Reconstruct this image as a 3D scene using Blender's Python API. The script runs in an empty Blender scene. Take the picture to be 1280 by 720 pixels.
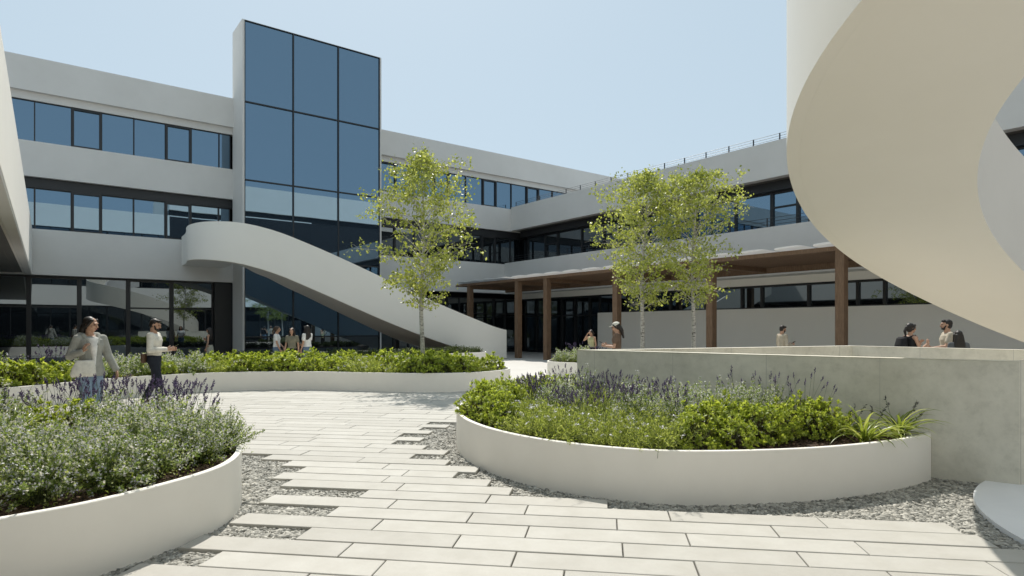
import bpy, bmesh, math, random
import numpy as np
from mathutils import Vector, Matrix

# ------------------------------------------------------------------ camera, world, sun, exposure
sc = bpy.context.scene
COL = sc.collection
R = math.radians
CAM_Z = 1.6
FPX, HOR = 780.0, 409.0                  # focal length and horizon of the 1280 px wide frame
cam_d = bpy.data.cameras.new('camera'); cam = bpy.data.objects.new('camera', cam_d); COL.objects.link(cam)
cam.location = (0, 0, CAM_Z); cam.rotation_euler = (R(90), 0, 0)
cam_d.sensor_width = 36; cam_d.lens = FPX / 1280 * 36
cam_d.shift_y = (HOR - 360) / 1280
cam_d.clip_start = 0.05; cam_d.clip_end = 3000
sc.camera = cam
SUN_EL, SUN_AZ = 55.0, -13.0              # sun ahead of the camera, a little to its left
world = bpy.data.worlds.new('World'); sc.world = world; world.use_nodes = True
wn = world.node_tree; bgn = wn.nodes['Background']
sky = wn.nodes.new('ShaderNodeTexSky'); sky.sky_type = 'NISHITA'; sky.sun_disc = False
sky.sun_elevation = R(SUN_EL); sky.sun_rotation = R(SUN_AZ)
sky.air_density = 1.0; sky.dust_density = 1.6; sky.ozone_density = 1.0
hz = wn.nodes.new('ShaderNodeMix'); hz.data_type = 'RGBA'; hz.inputs[0].default_value = 0.78      # a hazy, evenly pale day
hz.inputs[7].default_value = (5.2, 6.45, 7.25, 1)
wn.links.new(sky.outputs[0], hz.inputs[6]); wn.links.new(hz.outputs[2], bgn.inputs[0]); bgn.inputs[1].default_value = 0.066
sun_d = bpy.data.lights.new('sun', 'SUN'); sun_d.energy = 2.75; sun_d.angle = R(0.53); sun_d.color = (1.0, 0.95, 0.87)
sun = bpy.data.objects.new('sun', sun_d); COL.objects.link(sun); sun.location = (0, 0, 60)
sv = Vector((math.sin(R(SUN_AZ)) * math.cos(R(SUN_EL)), math.cos(R(SUN_AZ)) * math.cos(R(SUN_EL)), math.sin(R(SUN_EL))))
sun.rotation_euler = sv.to_track_quat('Z', 'Y').to_euler()
sc.view_settings.view_transform = 'Standard'; sc.view_settings.look = 'None'
sc.view_settings.gamma = 1; sc.view_settings.exposure = 0.78
sc.cycles.max_bounces = 8; sc.cycles.diffuse_bounces = 5; sc.cycles.glossy_bounces = 5
sc.cycles.transmission_bounces = 4; sc.cycles.use_denoising = True
sc.cycles.sample_clamp_indirect = 6

# ------------------------------------------------------------------ frames of reference
DV = Vector((.797, .604, 0)); NV = Vector((.604, -.797, 0)); F0 = Vector((-13.46, 30.0, 0))
def W(s, p, z=0): return F0 + DV * s + NV * p + Vector((0, 0, z))      # facade grid: s along it, p out from it
def PX(x, y): return 640 + FPX * x / y

# ------------------------------------------------------------------ materials
def newmat(name):
    m = bpy.data.materials.new(name); m.use_nodes = True
    return m, m.node_tree.nodes, m.node_tree.links, m.node_tree.nodes['Principled BSDF']
def ramp(N, stops):
    r = N.new('ShaderNodeValToRGB'); e = r.color_ramp.elements
    while len(e) < len(stops): e.new(.5)
    for i, (p, c) in enumerate(stops): e[i].position = p; e[i].color = (*c, 1)
    return r
def coords(N, L, scale=(1, 1, 1), kind='Object', rot=(0, 0, 0)):
    t = N.new('ShaderNodeTexCoord'); mp = N.new('ShaderNodeMapping'); mp.inputs['Scale'].default_value = scale
    mp.inputs['Rotation'].default_value = rot
    L.new(t.outputs[kind], mp.inputs[0]); return mp
def noise(N, L, vec, scale, detail=4, rough=.6):
    n = N.new('ShaderNodeTexNoise'); n.inputs['Scale'].default_value = scale
    n.inputs['Detail'].default_value = detail; n.inputs['Roughness'].default_value = rough
    if vec is not None: L.new(vec.outputs[0], n.inputs['Vector'])
    return n
def bump(N, L, src, strength, dist, prev=None):
    b = N.new('ShaderNodeBump'); b.inputs['Strength'].default_value = strength; b.inputs['Distance'].default_value = dist
    L.new(src, b.inputs['Height'])
    if prev: L.new(prev.outputs[0], b.inputs['Normal'])
    return b
def mottled(name, c0, c1, scale, rough, fine=120, bmp=.15, bdist=.002, spec=.4, stretch=(1, 1, 1), lo=.3, hi=.7):
    m, N, L, B = newmat(name)
    v = coords(N, L, stretch); n = noise(N, L, v, scale, 6, .65)
    r = ramp(N, [(lo, c0), (hi, c1)]); L.new(n.outputs[0], r.inputs[0]); L.new(r.outputs[0], B.inputs['Base Color'])
    B.inputs['Roughness'].default_value = rough; B.inputs['Specular IOR Level'].default_value = spec
    n2 = noise(N, L, v, fine, 3); b = bump(N, L, n2.outputs[0], bmp, bdist); L.new(b.outputs[0], B.inputs['Normal'])
    return m
def plain(name, c, rough=.6, metal=0, spec=.4):
    m, N, L, B = newmat(name); B.inputs['Base Color'].default_value = (*c, 1)
    B.inputs['Roughness'].default_value = rough; B.inputs['Metallic'].default_value = metal
    B.inputs['Specular IOR Level'].default_value = spec
    return m
M = {}
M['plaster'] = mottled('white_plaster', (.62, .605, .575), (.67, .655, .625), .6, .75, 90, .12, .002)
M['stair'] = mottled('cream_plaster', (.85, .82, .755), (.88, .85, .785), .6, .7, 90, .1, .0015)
M['ribbon'] = mottled('ivory_plaster', (.74, .695, .60), (.77, .725, .63), .8, .33, 60, .06, .001, spec=.5)
M['planter'] = mottled('cream_render', (.83, .795, .725), (.88, .845, .775), 1.3, .7, 110, .12, .0015)
def concrete_mat():
    m, N, L, B = newmat('cast_concrete'); v = coords(N, L)
    n1 = noise(N, L, v, 1.1, 5, .7); n2 = noise(N, L, v, 7, 8, .75); n3 = noise(N, L, v, 45, 4, .6)
    r1 = ramp(N, [(.3, (.60, .575, .49)), (.7, (.78, .75, .65))]); L.new(n1.outputs[0], r1.inputs[0])
    r2 = ramp(N, [(.32, (.82, .82, .81)), (.48, (.95, .95, .945)), (.62, (1, 1, 1))]); L.new(n2.outputs[0], r2.inputs[0])
    mx = N.new('ShaderNodeMix'); mx.data_type = 'RGBA'; mx.blend_type = 'MULTIPLY'; mx.inputs[0].default_value = 1
    L.new(r1.outputs[0], mx.inputs[6]); L.new(r2.outputs[0], mx.inputs[7])
    w = coords(N, L, rot=(0, 0, R(38))); sp = N.new('ShaderNodeSeparateXYZ'); L.new(w.outputs[0], sp.inputs[0])   # formwork joints every 1.2 m
    dv = N.new('ShaderNodeMath'); dv.operation = 'DIVIDE'; dv.inputs[1].default_value = 1.2; L.new(sp.outputs[0], dv.inputs[0])
    fr = N.new('ShaderNodeMath'); fr.operation = 'FRACT'; L.new(dv.outputs[0], fr.inputs[0])
    lt = N.new('ShaderNodeMath'); lt.operation = 'LESS_THAN'; lt.inputs[1].default_value = .006; L.new(fr.outputs[0], lt.inputs[0])
    m2 = N.new('ShaderNodeMix'); m2.data_type = 'RGBA'; L.new(lt.outputs[0], m2.inputs[0]); L.new(mx.outputs[2], m2.inputs[6]); m2.inputs[7].default_value = (.50, .48, .42, 1)
    L.new(m2.outputs[2], B.inputs['Base Color']); B.inputs['Roughness'].default_value = .85
    b = bump(N, L, n2.outputs[0], .25, .004); b2 = bump(N, L, n3.outputs[0], .3, .002, b); L.new(b2.outputs[0], B.inputs['Normal']); return m
M['concrete'] = concrete_mat()
M['pad'] = mottled('smooth_concrete', (.74, .74, .74), (.80, .80, .795), 1.4, .7, 80, .1, .001)
M['plaza'] = mottled('pale_plaza', (.52, .50, .465), (.57, .55, .515), .7, .75, 60, .1, .001)
M['roofing'] = mottled('roof_membrane', (.35, .35, .35), (.45, .45, .45), .8, .85)
M['frame'] = plain('dark_metal', (.018, .019, .021), .45, 0, .5)
M['rail'] = plain('rail_metal', (.05, .052, .056), .4, .3)
M['core'] = plain('dark_interior', (.012, .013, .015), .9, 0, .1)
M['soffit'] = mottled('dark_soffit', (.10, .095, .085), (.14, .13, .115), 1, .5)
def sail_mat():
    m, N, L, B = newmat('white_translucent_panel'); out = N['Material Output']; B.inputs['Base Color'].default_value = (.8, .8, .79, 1)
    t = N.new('ShaderNodeBsdfTranslucent'); t.inputs[0].default_value = (.78, .78, .77, 1); mx = N.new('ShaderNodeMixShader'); mx.inputs[0].default_value = .5
    L.new(B.outputs[0], mx.inputs[1]); L.new(t.outputs[0], mx.inputs[2]); L.new(mx.outputs[0], out.inputs[0]); return m
M['sail'] = sail_mat()
M['white_panel'] = plain('white_panel', (.78, .78, .77), .5)

def glass_mat(name, tint, lo, hi, base):
    m, N, L, B = newmat(name); out = N['Material Output']; N.remove(B)
    gl = N.new('ShaderNodeBsdfGlossy'); gl.inputs['Color'].default_value = (*tint, 1); gl.inputs['Roughness'].default_value = .008
    df = N.new('ShaderNodeBsdfDiffuse'); df.inputs['Color'].default_value = (*base, 1)
    lw = N.new('ShaderNodeLayerWeight'); lw.inputs['Blend'].default_value = .25
    mr = N.new('ShaderNodeMapRange'); mr.inputs['To Min'].default_value = lo; mr.inputs['To Max'].default_value = hi
    L.new(lw.outputs['Fresnel'], mr.inputs[0]); mx = N.new('ShaderNodeMixShader')
    L.new(mr.outputs[0], mx.inputs[0]); L.new(df.outputs[0], mx.inputs[1]); L.new(gl.outputs[0], mx.inputs[2])
    v = coords(N, L, (1, 1, 1)); n = noise(N, L, v, .45, 1); b = bump(N, L, n.outputs[0], .05, .02)
    L.new(b.outputs[0], gl.inputs['Normal']); L.new(mx.outputs[0], out.inputs[0])
    return m
M['glass'] = glass_mat('sky_tinted_glass', (.44, .645, .84), .37, .9, (.010, .016, .024))  # clear panes; the blue of the mirrored sky is put into the tint
M['glass_low'] = glass_mat('smoked_glass', (.62, .72, .80), .20, .8, (.008, .010, .012))

def timber():
    m, N, L, B = newmat('brown_timber')
    v = coords(N, L, (6, 6, .6)); n = noise(N, L, v, 6, 6, .7)
    r = ramp(N, [(.25, (.085, .05, .028)), (.5, (.17, .103, .06)), (.75, (.26, .165, .10))])
    L.new(n.outputs[0], r.inputs[0]); L.new(r.outputs[0], B.inputs['Base Color']); B.inputs['Roughness'].default_value = .7
    b = bump(N, L, n.outputs[0], .4, .004); L.new(b.outputs[0], B.inputs['Normal']); return m
M['timber'] = timber()

def paver_mat():
    m, N, L, B = newmat('pale_stone_paving')
    g = N.new('ShaderNodeNewGeometry'); v = coords(N, L, (1, 1, 1)); n = noise(N, L, v, 3.0, 8, .7)
    r = ramp(N, [(.0, (.425, .41, .37)), (.5, (.46, .445, .403)), (1, (.49, .475, .432))]); L.new(g.outputs['Random Per Island'], r.inputs[0])
    r2 = ramp(N, [(.3, (.86, .85, .83)), (.65, (1, 1, 1))]); L.new(n.outputs[0], r2.inputs[0])
    mx = N.new('ShaderNodeMix'); mx.data_type = 'RGBA'; mx.blend_type = 'MULTIPLY'; mx.inputs[0].default_value = 1
    L.new(r.outputs[0], mx.inputs[6]); L.new(r2.outputs[0], mx.inputs[7]); L.new(mx.outputs[2], B.inputs['Base Color'])
    B.inputs['Roughness'].default_value = .7
    n2 = noise(N, L, v, 70, 4); b = bump(N, L, n2.outputs[0], .2, .002); L.new(b.outputs[0], B.inputs['Normal']); return m
M['paver'] = paver_mat()

def stone_mat(name, stops, rough=.85):
    m, N, L, B = newmat(name); g = N.new('ShaderNodeNewGeometry')
    r = ramp(N, stops); L.new(g.outputs['Random Per Island'], r.inputs[0]); L.new(r.outputs[0], B.inputs['Base Color'])
    B.inputs['Roughness'].default_value = rough; return m
M['stones'] = stone_mat('grey_chippings', [(0, (.15, .148, .13)), (.4, (.30, .292, .258)), (.8, (.42, .405, .36)), (1, (.56, .54, .48))])

def gravel_bed():
    m, N, L, B = newmat('gravel_bed'); v = coords(N, L)
    vo = N.new('ShaderNodeTexVoronoi'); vo.inputs['Scale'].default_value = 34; L.new(v.outputs[0], vo.inputs['Vector'])
    sep = N.new('ShaderNodeSeparateColor'); L.new(vo.outputs['Color'], sep.inputs[0])
    r = ramp(N, [(0, (.10, .10, .09)), (.6, (.26, .255, .235)), (1, (.42, .41, .38))]); L.new(sep.outputs[0], r.inputs[0])
    L.new(r.outputs[0], B.inputs['Base Color']); B.inputs['Roughness'].default_value = .9
    b = bump(N, L, vo.outputs['Distance'], .8, -.02); L.new(b.outputs[0], B.inputs['Normal']); return m
M['gravel'] = gravel_bed()
def soil_mat():
    m, N, L, B = newmat('bark_mulch'); v = coords(N, L); n = noise(N, L, v, 28, 8, .75)
    r = ramp(N, [(.3, (.018, .011, .007)), (.55, (.065, .038, .024)), (.8, (.15, .095, .06))]); L.new(n.outputs[0], r.inputs[0])
    L.new(r.outputs[0], B.inputs['Base Color']); B.inputs['Roughness'].default_value = .95
    b = bump(N, L, n.outputs[0], 1, .03); L.new(b.outputs[0], B.inputs['Normal']); return m
M['soil'] = soil_mat()
M['mulch'] = stone_mat('mulch_chips', [(0, (.03, .017, .01)), (.5, (.09, .052, .032)), (1, (.20, .13, .085))], .95)

def leaf_mat(name, stops, transl=.4, tint=1.25, rough=.45, spec=.4):
    m, N, L, B = newmat(name); out = N['Material Output']; g = N.new('ShaderNodeNewGeometry')
    r = ramp(N, stops); L.new(g.outputs['Random Per Island'], r.inputs[0]); L.new(r.outputs[0], B.inputs['Base Color'])
    B.inputs['Roughness'].default_value = rough; B.inputs['Specular IOR Level'].default_value = spec
    t = N.new('ShaderNodeBsdfTranslucent'); mu = N.new('ShaderNodeMix'); mu.data_type = 'RGBA'; mu.blend_type = 'MULTIPLY'
    mu.inputs[0].default_value = 1; mu.inputs[7].default_value = (tint * 1.05, tint, tint * .7, 1)
    L.new(r.outputs[0], mu.inputs[6]); L.new(mu.outputs[2], t.inputs[0])
    mx = N.new('ShaderNodeMixShader'); mx.inputs[0].default_value = transl
    L.new(B.outputs[0], mx.inputs[1]); L.new(t.outputs[0], mx.inputs[2]); L.new(mx.outputs[0], out.inputs[0]); return m
M['lime'] = leaf_mat('lime_leaf', [(0, (.17, .24, .025)), (.5, (.34, .42, .055)), (1, (.52, .59, .13))], .52)
M['silver'] = leaf_mat('silver_leaf', [(0, (.12, .19, .04)), (.5, (.26, .35, .10)), (1, (.50, .56, .32))], .5)
M['green'] = leaf_mat('feathery_leaf', [(0, (.18, .24, .04)), (.5, (.33, .40, .08)), (1, (.50, .55, .20))], .52)
M['strap'] = leaf_mat('strap_leaf', [(0, (.17, .23, .035)), (.6, (.30, .37, .07)), (1, (.46, .50, .19))], .45, rough=.3)
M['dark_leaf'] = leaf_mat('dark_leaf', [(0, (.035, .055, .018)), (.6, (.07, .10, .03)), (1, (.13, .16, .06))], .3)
M['birch_leaf'] = leaf_mat('birch_leaf', [(0, (.21, .26, .04)), (.5, (.34, .39, .085)), (1, (.52, .56, .19))], .5, 1.2, .35, .5)
M['stem'] = plain('green_stem', (.10, .13, .05), .7)
M['twig'] = plain('brown_twig', (.09, .065, .04), .8)
M['purple'] = leaf_mat('purple_flower', [(0, (.04, .028, .085)), (.5, (.085, .06, .16)), (1, (.20, .16, .33))], .25)
M['lilac'] = leaf_mat('lilac_flower', [(0, (.50, .51, .60)), (1, (.76, .76, .80))], .3)
M['dark_spike'] = leaf_mat('dark_seed_spike', [(0, (.02, .018, .022)), (1, (.06, .05, .06))], .1)
def birch_bark():
    m, N, L, B = newmat('birch_bark'); v = coords(N, L, (7, 7, 26)); n = noise(N, L, v, 1.3, 4, .7)
    r = ramp(N, [(.36, (.04, .036, .032)), (.44, (.36, .34, .30)), (.62, (.60, .57, .52))]); L.new(n.outputs[0], r.inputs[0])
    L.new(r.outputs[0], B.inputs['Base Color']); B.inputs['Roughness'].default_value = .8
    b = bump(N, L, n.outputs[0], .4, .004); L.new(b.outputs[0], B.inputs['Normal']); return m
M['bark'] = birch_bark()

# ------------------------------------------------------------------ helpers
class MB:
    """collects shapes in world space and links them as ONE mesh object"""
    def __init__(s): s.v = []; s.f = []; s.mi = []; s.cur = 0
    def add(s, vs, fs):
        o = len(s.v); s.v += [tuple(x) for x in vs]; s.f += [tuple(i + o for i in f) for f in fs]; s.mi += [s.cur] * len(fs)
    def hexa(s, P): s.add(P, [(0, 3, 2, 1), (4, 5, 6, 7), (0, 1, 5, 4), (1, 2, 6, 5), (2, 3, 7, 6), (3, 0, 4, 7)])
    def fb(s, s0, s1, p0, p1, z0, z1):          # a box on the facade grid
        s.hexa([W(s0, p1, z0), W(s1, p1, z0), W(s1, p0, z0), W(s0, p0, z0), W(s0, p1, z1), W(s1, p1, z1), W(s1, p0, z1), W(s0, p0, z1)])
    def tube(s, pts, rad, n=6):
        pts = [Vector(p) for p in pts]; rad = rad if isinstance(rad, (list, tuple)) else [rad] * len(pts); o = []; fs = []
        for i, p in enumerate(pts):
            t = (pts[min(i + 1, len(pts) - 1)] - pts[max(i - 1, 0)])
            t = t.normalized() if t.length > 1e-9 else Vector((0, 0, 1))
            a = t.orthogonal().normalized() if i == 0 else (a - t * a.dot(t)).normalized()
            b = t.cross(a)
            for k in range(n):
                w = 2 * math.pi * k / n; o.append(p + (a * math.cos(w) + b * math.sin(w)) * rad[i])
        for i in range(len(pts) - 1):
            for k in range(n):
                k2 = (k + 1) % n; fs.append((i * n + k, i * n + k2, (i + 1) * n + k2, (i + 1) * n + k))
        fs.append(tuple(range(n))[::-1]); fs.append(tuple(range((len(pts) - 1) * n, len(pts) * n)))
        s.add(o, fs)
    def sweep(s, rings, closed=False):          # rings of equal length, each a closed section
        n = len(rings[0]); o = [p for r in rings for p in r]; fs = []; m = len(rings)
        for i in range(m if closed else m - 1):
            j = (i + 1) % m
            for k in range(n):
                k2 = (k + 1) % n; fs.append((i * n + k, i * n + k2, j * n + k2, j * n + k))
        if not closed: fs.append(tuple(range(n))[::-1]); fs.append(tuple(range((m - 1) * n, m * n)))
        s.add(o, fs)
    def prism(s, poly, z0, z1):
        n = len(poly); s.add([(x, y, z0) for x, y in poly] + [(x, y, z1) for x, y in poly],
            [tuple(range(n))[::-1], tuple(range(n, 2 * n))] + [(i, (i + 1) % n, n + (i + 1) % n, n + i) for i in range(n)])
    def build(s, name, mats, parent=None, smooth=None, fix=True):
        off = Vector((0, 0, 0)); q = parent
        while q: off += q.location; q = q.parent
        me = bpy.data.meshes.new(name); me.from_pydata([(x - off.x, y - off.y, z - off.z) for x, y, z in s.v], [], s.f)
        mats = mats if isinstance(mats, (list, tuple)) else [mats]
        for m in mats: me.materials.append(m)
        if len(mats) > 1: me.polygons.foreach_set('material_index', s.mi)
        if fix:
            bm = bmesh.new(); bm.from_mesh(me); bmesh.ops.recalc_face_normals(bm, faces=bm.faces); bm.to_mesh(me); bm.free()
        if smooth is not None:
            me.polygons.foreach_set('use_smooth', [True] * len(me.polygons)); me.set_sharp_from_angle(angle=R(smooth))
        me.update(); o = bpy.data.objects.new(name, me); COL.objects.link(o)
        if parent: o.parent = parent
        return o
def fast_mesh(name, V, Fq, mats, mi=None, parent=None, smooth=False):
    """V (n,3) array, Fq (m,k) array of polygons of one size"""
    me = bpy.data.meshes.new(name); m, k = Fq.shape
    me.vertices.add(len(V)); me.vertices.foreach_set('co', np.asarray(V, np.float32).ravel())
    me.loops.add(m * k); me.loops.foreach_set('vertex_index', Fq.astype(np.int32).ravel())
    me.polygons.add(m); me.polygons.foreach_set('loop_start', np.arange(0, m * k, k, dtype=np.int32))
    for mt in mats: me.materials.append(mt)
    if mi is not None: me.polygons.foreach_set('material_index', np.asarray(mi, np.int32))
    if smooth: me.polygons.foreach_set('use_smooth', np.ones(m, bool))
    me.update(calc_edges=True); me.validate()
    o = bpy.data.objects.new(name, me); COL.objects.link(o)
    if parent: o.parent = parent
    return o
def tag(o, label=None, cat=None, group=None, kind=None):
    if label: o['label'] = label
    if cat: o['category'] = cat
    if group: o['group'] = group
    if kind: o['kind'] = kind
    return o
def empty(name, loc, rz=0):
    o = bpy.data.objects.new(name, None); COL.objects.link(o); o.location = loc; o.rotation_euler = (0, 0, rz); o.empty_display_size = .2
    return o
def copy_tree(o, parent=None):
    c = o.copy(); COL.objects.link(c); c.parent = parent
    for ch in list(o.children): copy_tree(ch, c)
    return c
def spline(pts, n, closed=True):
    """Catmull-Rom through pts"""
    P = [np.array(p, float) for p in pts]; m = len(P); out = []
    for i in range(m if closed else m - 1):
        g = (lambda k: P[k % m]) if closed else (lambda k: P[min(max(k, 0), m - 1)])
        a, b, c, d = g(i - 1), g(i), g(i + 1), g(i + 2)
        for k in range(n):
            t = k / n; out.append(.5 * ((2 * b) + (-a + c) * t + (2 * a - 5 * b + 4 * c - d) * t * t + (-a + 3 * b - 3 * c + d) * t ** 3))
    if not closed: out.append(P[-1])
    return out
def inside(poly, x, y):
    r = False; n = len(poly); j = n - 1
    for i in range(n):
        xi, yi = poly[i][0], poly[i][1]; xj, yj = poly[j][0], poly[j][1]
        if (yi > y) != (yj > y) and x < (xj - xi) * (y - yi) / (yj - yi) + xi: r = not r
        j = i
    return r
def edge_dist(poly, x, y):
    P = np.array([(p[0], p[1]) for p in poly]); Q = np.roll(P, -1, 0); d = Q - P
    t = np.clip(((x - P[:, 0]) * d[:, 0] + (y - P[:, 1]) * d[:, 1]) / ((d ** 2).sum(1) + 1e-12), 0, 1)
    c = P + d * t[:, None]; return float(np.sqrt(((c - (x, y)) ** 2).sum(1)).min())
def lerp(tab, x):
    return float(np.interp(x, [a for a, b in tab], [b for a, b in tab]))
def smooth_tab(tab, x):                         # monotone-ish smooth interpolation
    xs = [a for a, b in tab]; h = (xs[-1] - xs[0]) / 40
    return sum(lerp(tab, x + h * k) for k in (-2, -1, 0, 1, 2)) / 5

# ================================================================== GROUND
g = MB(); g.add([(-220, -160, 0), (220, -160, 0), (220, 280, 0), (-220, 280, 0)], [(0, 1, 2, 3)])
tag(g.build('ground', M['plaza']), kind='structure')
g = MB(); gp = [(-5.2, 2.2), (6.4, 2.2), (6.4, 6.6), (4.9, 6.5), (1.35, 9.3), (1.2, 11.3), (.2, 11.6), (-1.2, 10.7), (-5.2, 8.4)]
g.add([(x, y, .006) for x, y in gp], [tuple(range(len(gp)))]); tag(g.build('gravel', M['gravel']), kind='structure')
PAD_C, PAD_R = (6.6, 4.0), 2.93
g = MB(); g.prism([(PAD_C[0] + PAD_R * math.cos(2 * math.pi * k / 160), PAD_C[1] + PAD_R * math.sin(2 * math.pi * k / 160)) for k in range(160)], -.02, .055)
tag(g.build('pavement', M['pad'], smooth=30), kind='structure')

# planks of the path
PA = R(8.45); UX = Vector((math.cos(PA), -math.sin(PA), 0)); VX = Vector((math.sin(PA), math.cos(PA), 0))
PITCH = .2843; V0 = 4.014                   # near edge of row 0
LEFT = {-3: -3.11, -2: -3.033, -1: -2.634, 0: -2.984, 1: -2.255, 2: -2.965, 3: -2.284, 4: -3.042, 5: -2.236, 6: -3.159, 7: -3.412, 8: -3.295, 9: -3.616, 10: -4.024}
RIGHT = {-3: 3.305, -2: 3.208, -1: 2.965, 0: 3.11, 1: 2.916, 2: 2.965, 3: 2.76, 4: 2.683, 5: 0.029, 6: -0.875, 7: -1.137, 8: -1.555, 9: -1.371, 10: -1.779, 11: -2.294, 12: -1.944, 13: -2.304, 14: -2.819, 15: -2.508, 16: -2.916, 17: -2.547, 18: -2.79, 19: -2.43, 20: -2.838, 21: -2.333, 22: -1.944}
rnd = random.Random(5)
path = MB(); ROWS = {}
for k in range(-6, 41):
    v0 = V0 + k * PITCH; v1 = v0 + PITCH - .017
    L_ = LEFT.get(k, -3.2 if k < 0 else -17.0); R_ = RIGHT.get(k, 3.4 if k < 0 else 9.0)
    ROWS[k] = (L_, R_); u = L_; first = True
    if L_ < -10: u = L_ + rnd.random() * 1.2
    while u < R_ - .05:
        ln = 1.19; u1 = min(u + ln, R_)
        if R_ - u1 < .35: u1 = R_
        c = UX * ((u + u1) / 2) + VX * ((v0 + v1) / 2)
        if c.y > -1 and c.length < 26 and (c.y < 15.6 or c.x < -6):
            z = .042 + rnd.random() * .004; b = .004; q = []
            for zz, i in ((.0, 0), (z - b, 0), (z, b)):
                for (a, d) in ((u + i + .005, v0 + i), (u1 - i - .005, v0 + i), (u1 - i - .005, v1 - i), (u + i + .005, v1 - i)):
                    w = UX * a + VX * d; q.append((w.x, w.y, zz))
            path.add(q, [(0, 1, 5, 4), (1, 2, 6, 5), (2, 3, 7, 6), (3, 0, 4, 7), (4, 5, 9, 8), (5, 6, 10, 9), (6, 7, 11, 10), (7, 4, 8, 11), (8, 9, 10, 11)])
        u = u1
tag(path.build('path', M['paver'], fix=False), kind='structure')

# ================================================================== PLANTER OUTLINES
OUT_R = [(-.72, 8.2), (-.55, 7.45), (-.2, 6.72), (.3, 6.12), (.95, 5.7), (1.6, 5.54), (2.6, 5.65), (3.52, 5.97), (4.2, 6.36), (4.36, 6.55), (4.1, 6.80), (2.75, 7.85), (1.5, 8.85), (1.2, 9.4), (1.15, 10.5), (.6, 11.1), (-.1, 10.75), (-.6, 9.7), (-.76, 8.9)]
OUT_L = [(-3.35, 3.2), (-2.95, 3.58), (-2.66, 3.92), (-2.44, 4.38), (-2.31, 4.85), (-2.34, 5.3), (-2.52, 5.8), (-2.9, 6.3), (-3.5, 6.75), (-4.5, 7.1), (-6, 7.25), (-7.6, 7.0), (-8.6, 5.8), (-8.2, 4.2), (-6.6, 3.0), (-4.6, 2.7)]
OUT_B = [(-11.5, 8.8), (-9.9, 10.2), (-9.1, 11.6), (-8.75, 13), (-8.2, 14.2), (-7.3, 15.05), (-6.2, 15.45), (-5, 15.5), (-3.9, 15.25), (-2.6, 14.95), (-1.5, 15.0), (-.55, 15.6), (-.05, 16.7), (-.4, 17.7), (-1.6, 18.3), (-3.5, 18.6), (-6, 18.9), (-8.6, 18.9), (-11, 18.2), (-13.6, 16), (-14.6, 12.5), (-13.6, 9.6)]
def stair_bed():
    pts = [(8.6, 9.0), (7.5, 9.5), (4.5, 9.7), (1.5, 9.6), (-1.5, 9.9), (-3.2, 9.4), (-3.4, 7.2), (-1.5, 4.2), (2.5, 3.9), (6.5, 4.6), (8.9, 7.6)]
    return [(W(s, p).x, W(s, p).y) for s, p in pts]
OUT_S = stair_bed()
OUT_G = [(1.15, 20.4), (1.45, 19.7), (2.3, 19.3), (3.4, 19.6), (3.7, 20.6), (3.3, 21.8), (2.3, 22.3), (1.5, 21.6)]
OUT_T = [(2.6, 18.3), (2.75, 17.5), (3.6, 17.0), (4.8, 17.0), (5.7, 17.5), (5.8, 18.5), (5.0, 19.2), (3.6, 19.1)]
def planter(pts, label, hgt=.5, t=.045, n=12, lip=.07):
    poly = [tuple(p) for p in spline(pts, n)]
    m = len(poly); nrm = []
    area = sum(poly[i][0] * poly[(i + 1) % m][1] - poly[(i + 1) % m][0] * poly[i][1] for i in range(m))
    sg = 1 if area > 0 else -1
    for i in range(m):
        dx = poly[(i + 1) % m][0] - poly[i - 1][0]; dy = poly[(i + 1) % m][1] - poly[i - 1][1]; l = math.hypot(dx, dy) + 1e-9
        nrm.append((-dy / l * sg, dx / l * sg))
    off = lambda d: [(poly[i][0] + nrm[i][0] * d, poly[i][1] + nrm[i][1] * d) for i in range(m)]
    o1, o2 = off(.006), off(t); rings = []
    for i in range(m):
        rings.append([(*poly[i], -.05), (*poly[i], hgt - .006), (*o1[i], hgt), (*off_i(o2, i), hgt), (*off_i(o2, i), -.05)])
    b = MB(); b.sweep(rings, True)
    cx = sum(p[0] for p in poly) / m; cy = sum(p[1] for p in poly) / m
    root = empty('planter', (cx, cy, 0)); tag(root, label, 'planter')
    b.build('planter_wall', M['planter'], root, smooth=35)
    s = MB(); s.add([(x, y, hgt - lip) for x, y in off(t * .6)], [tuple(range(m))]); s.build('soil', M['soil'], root)
    return poly
def off_i(o, i): return o[i]
PR = planter(OUT_R, 'low cream kidney shaped planter in front of the grey concrete wall')
PL = planter(OUT_L, 'low cream curved planter nearest the camera, full of silvery shrubs')
PB = planter(OUT_B, 'long wavy cream planter across the middle with a birch growing in it')
PS = planter(OUT_S, 'low white planter in the shade beneath the sweeping outdoor stair')
PG = planter(OUT_G, 'small cream planter with silvery plants left of the concrete wall end')
PT = planter(OUT_T, 'cream planter holding two birches behind the concrete wall')

# ================================================================== BUILDINGS
# ---- main building: long three storey front on the line p = 0
Z1, Z2, Z2T, Z3, Z3W, Z3T, ZR = 3.75, 5.62, 7.75, 9.19, 10.87, 11.18, 12.56
SL, SR = -26.0, 46.0
main = empty('main_building', W(0, -6)); tag(main, 'long white three storey building with ribbon windows behind the courtyard', 'building')
b = MB(); b.fb(SL, SR, -16, -.62, -.05, 12.2); b.build('interior', M['core'], main)
def wall(name, boxes, mat, parent):
    b = MB()
    for q in boxes: b.fb(*q)
    return b.build(name, mat, parent)
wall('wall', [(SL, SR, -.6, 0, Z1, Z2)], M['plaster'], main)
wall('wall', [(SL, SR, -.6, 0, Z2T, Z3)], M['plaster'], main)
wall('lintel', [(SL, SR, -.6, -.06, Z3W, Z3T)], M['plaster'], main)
rf = wall('roof', [(SL, SR, -16.4, .14, Z3T, ZR)], M['plaster'], main)
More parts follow.
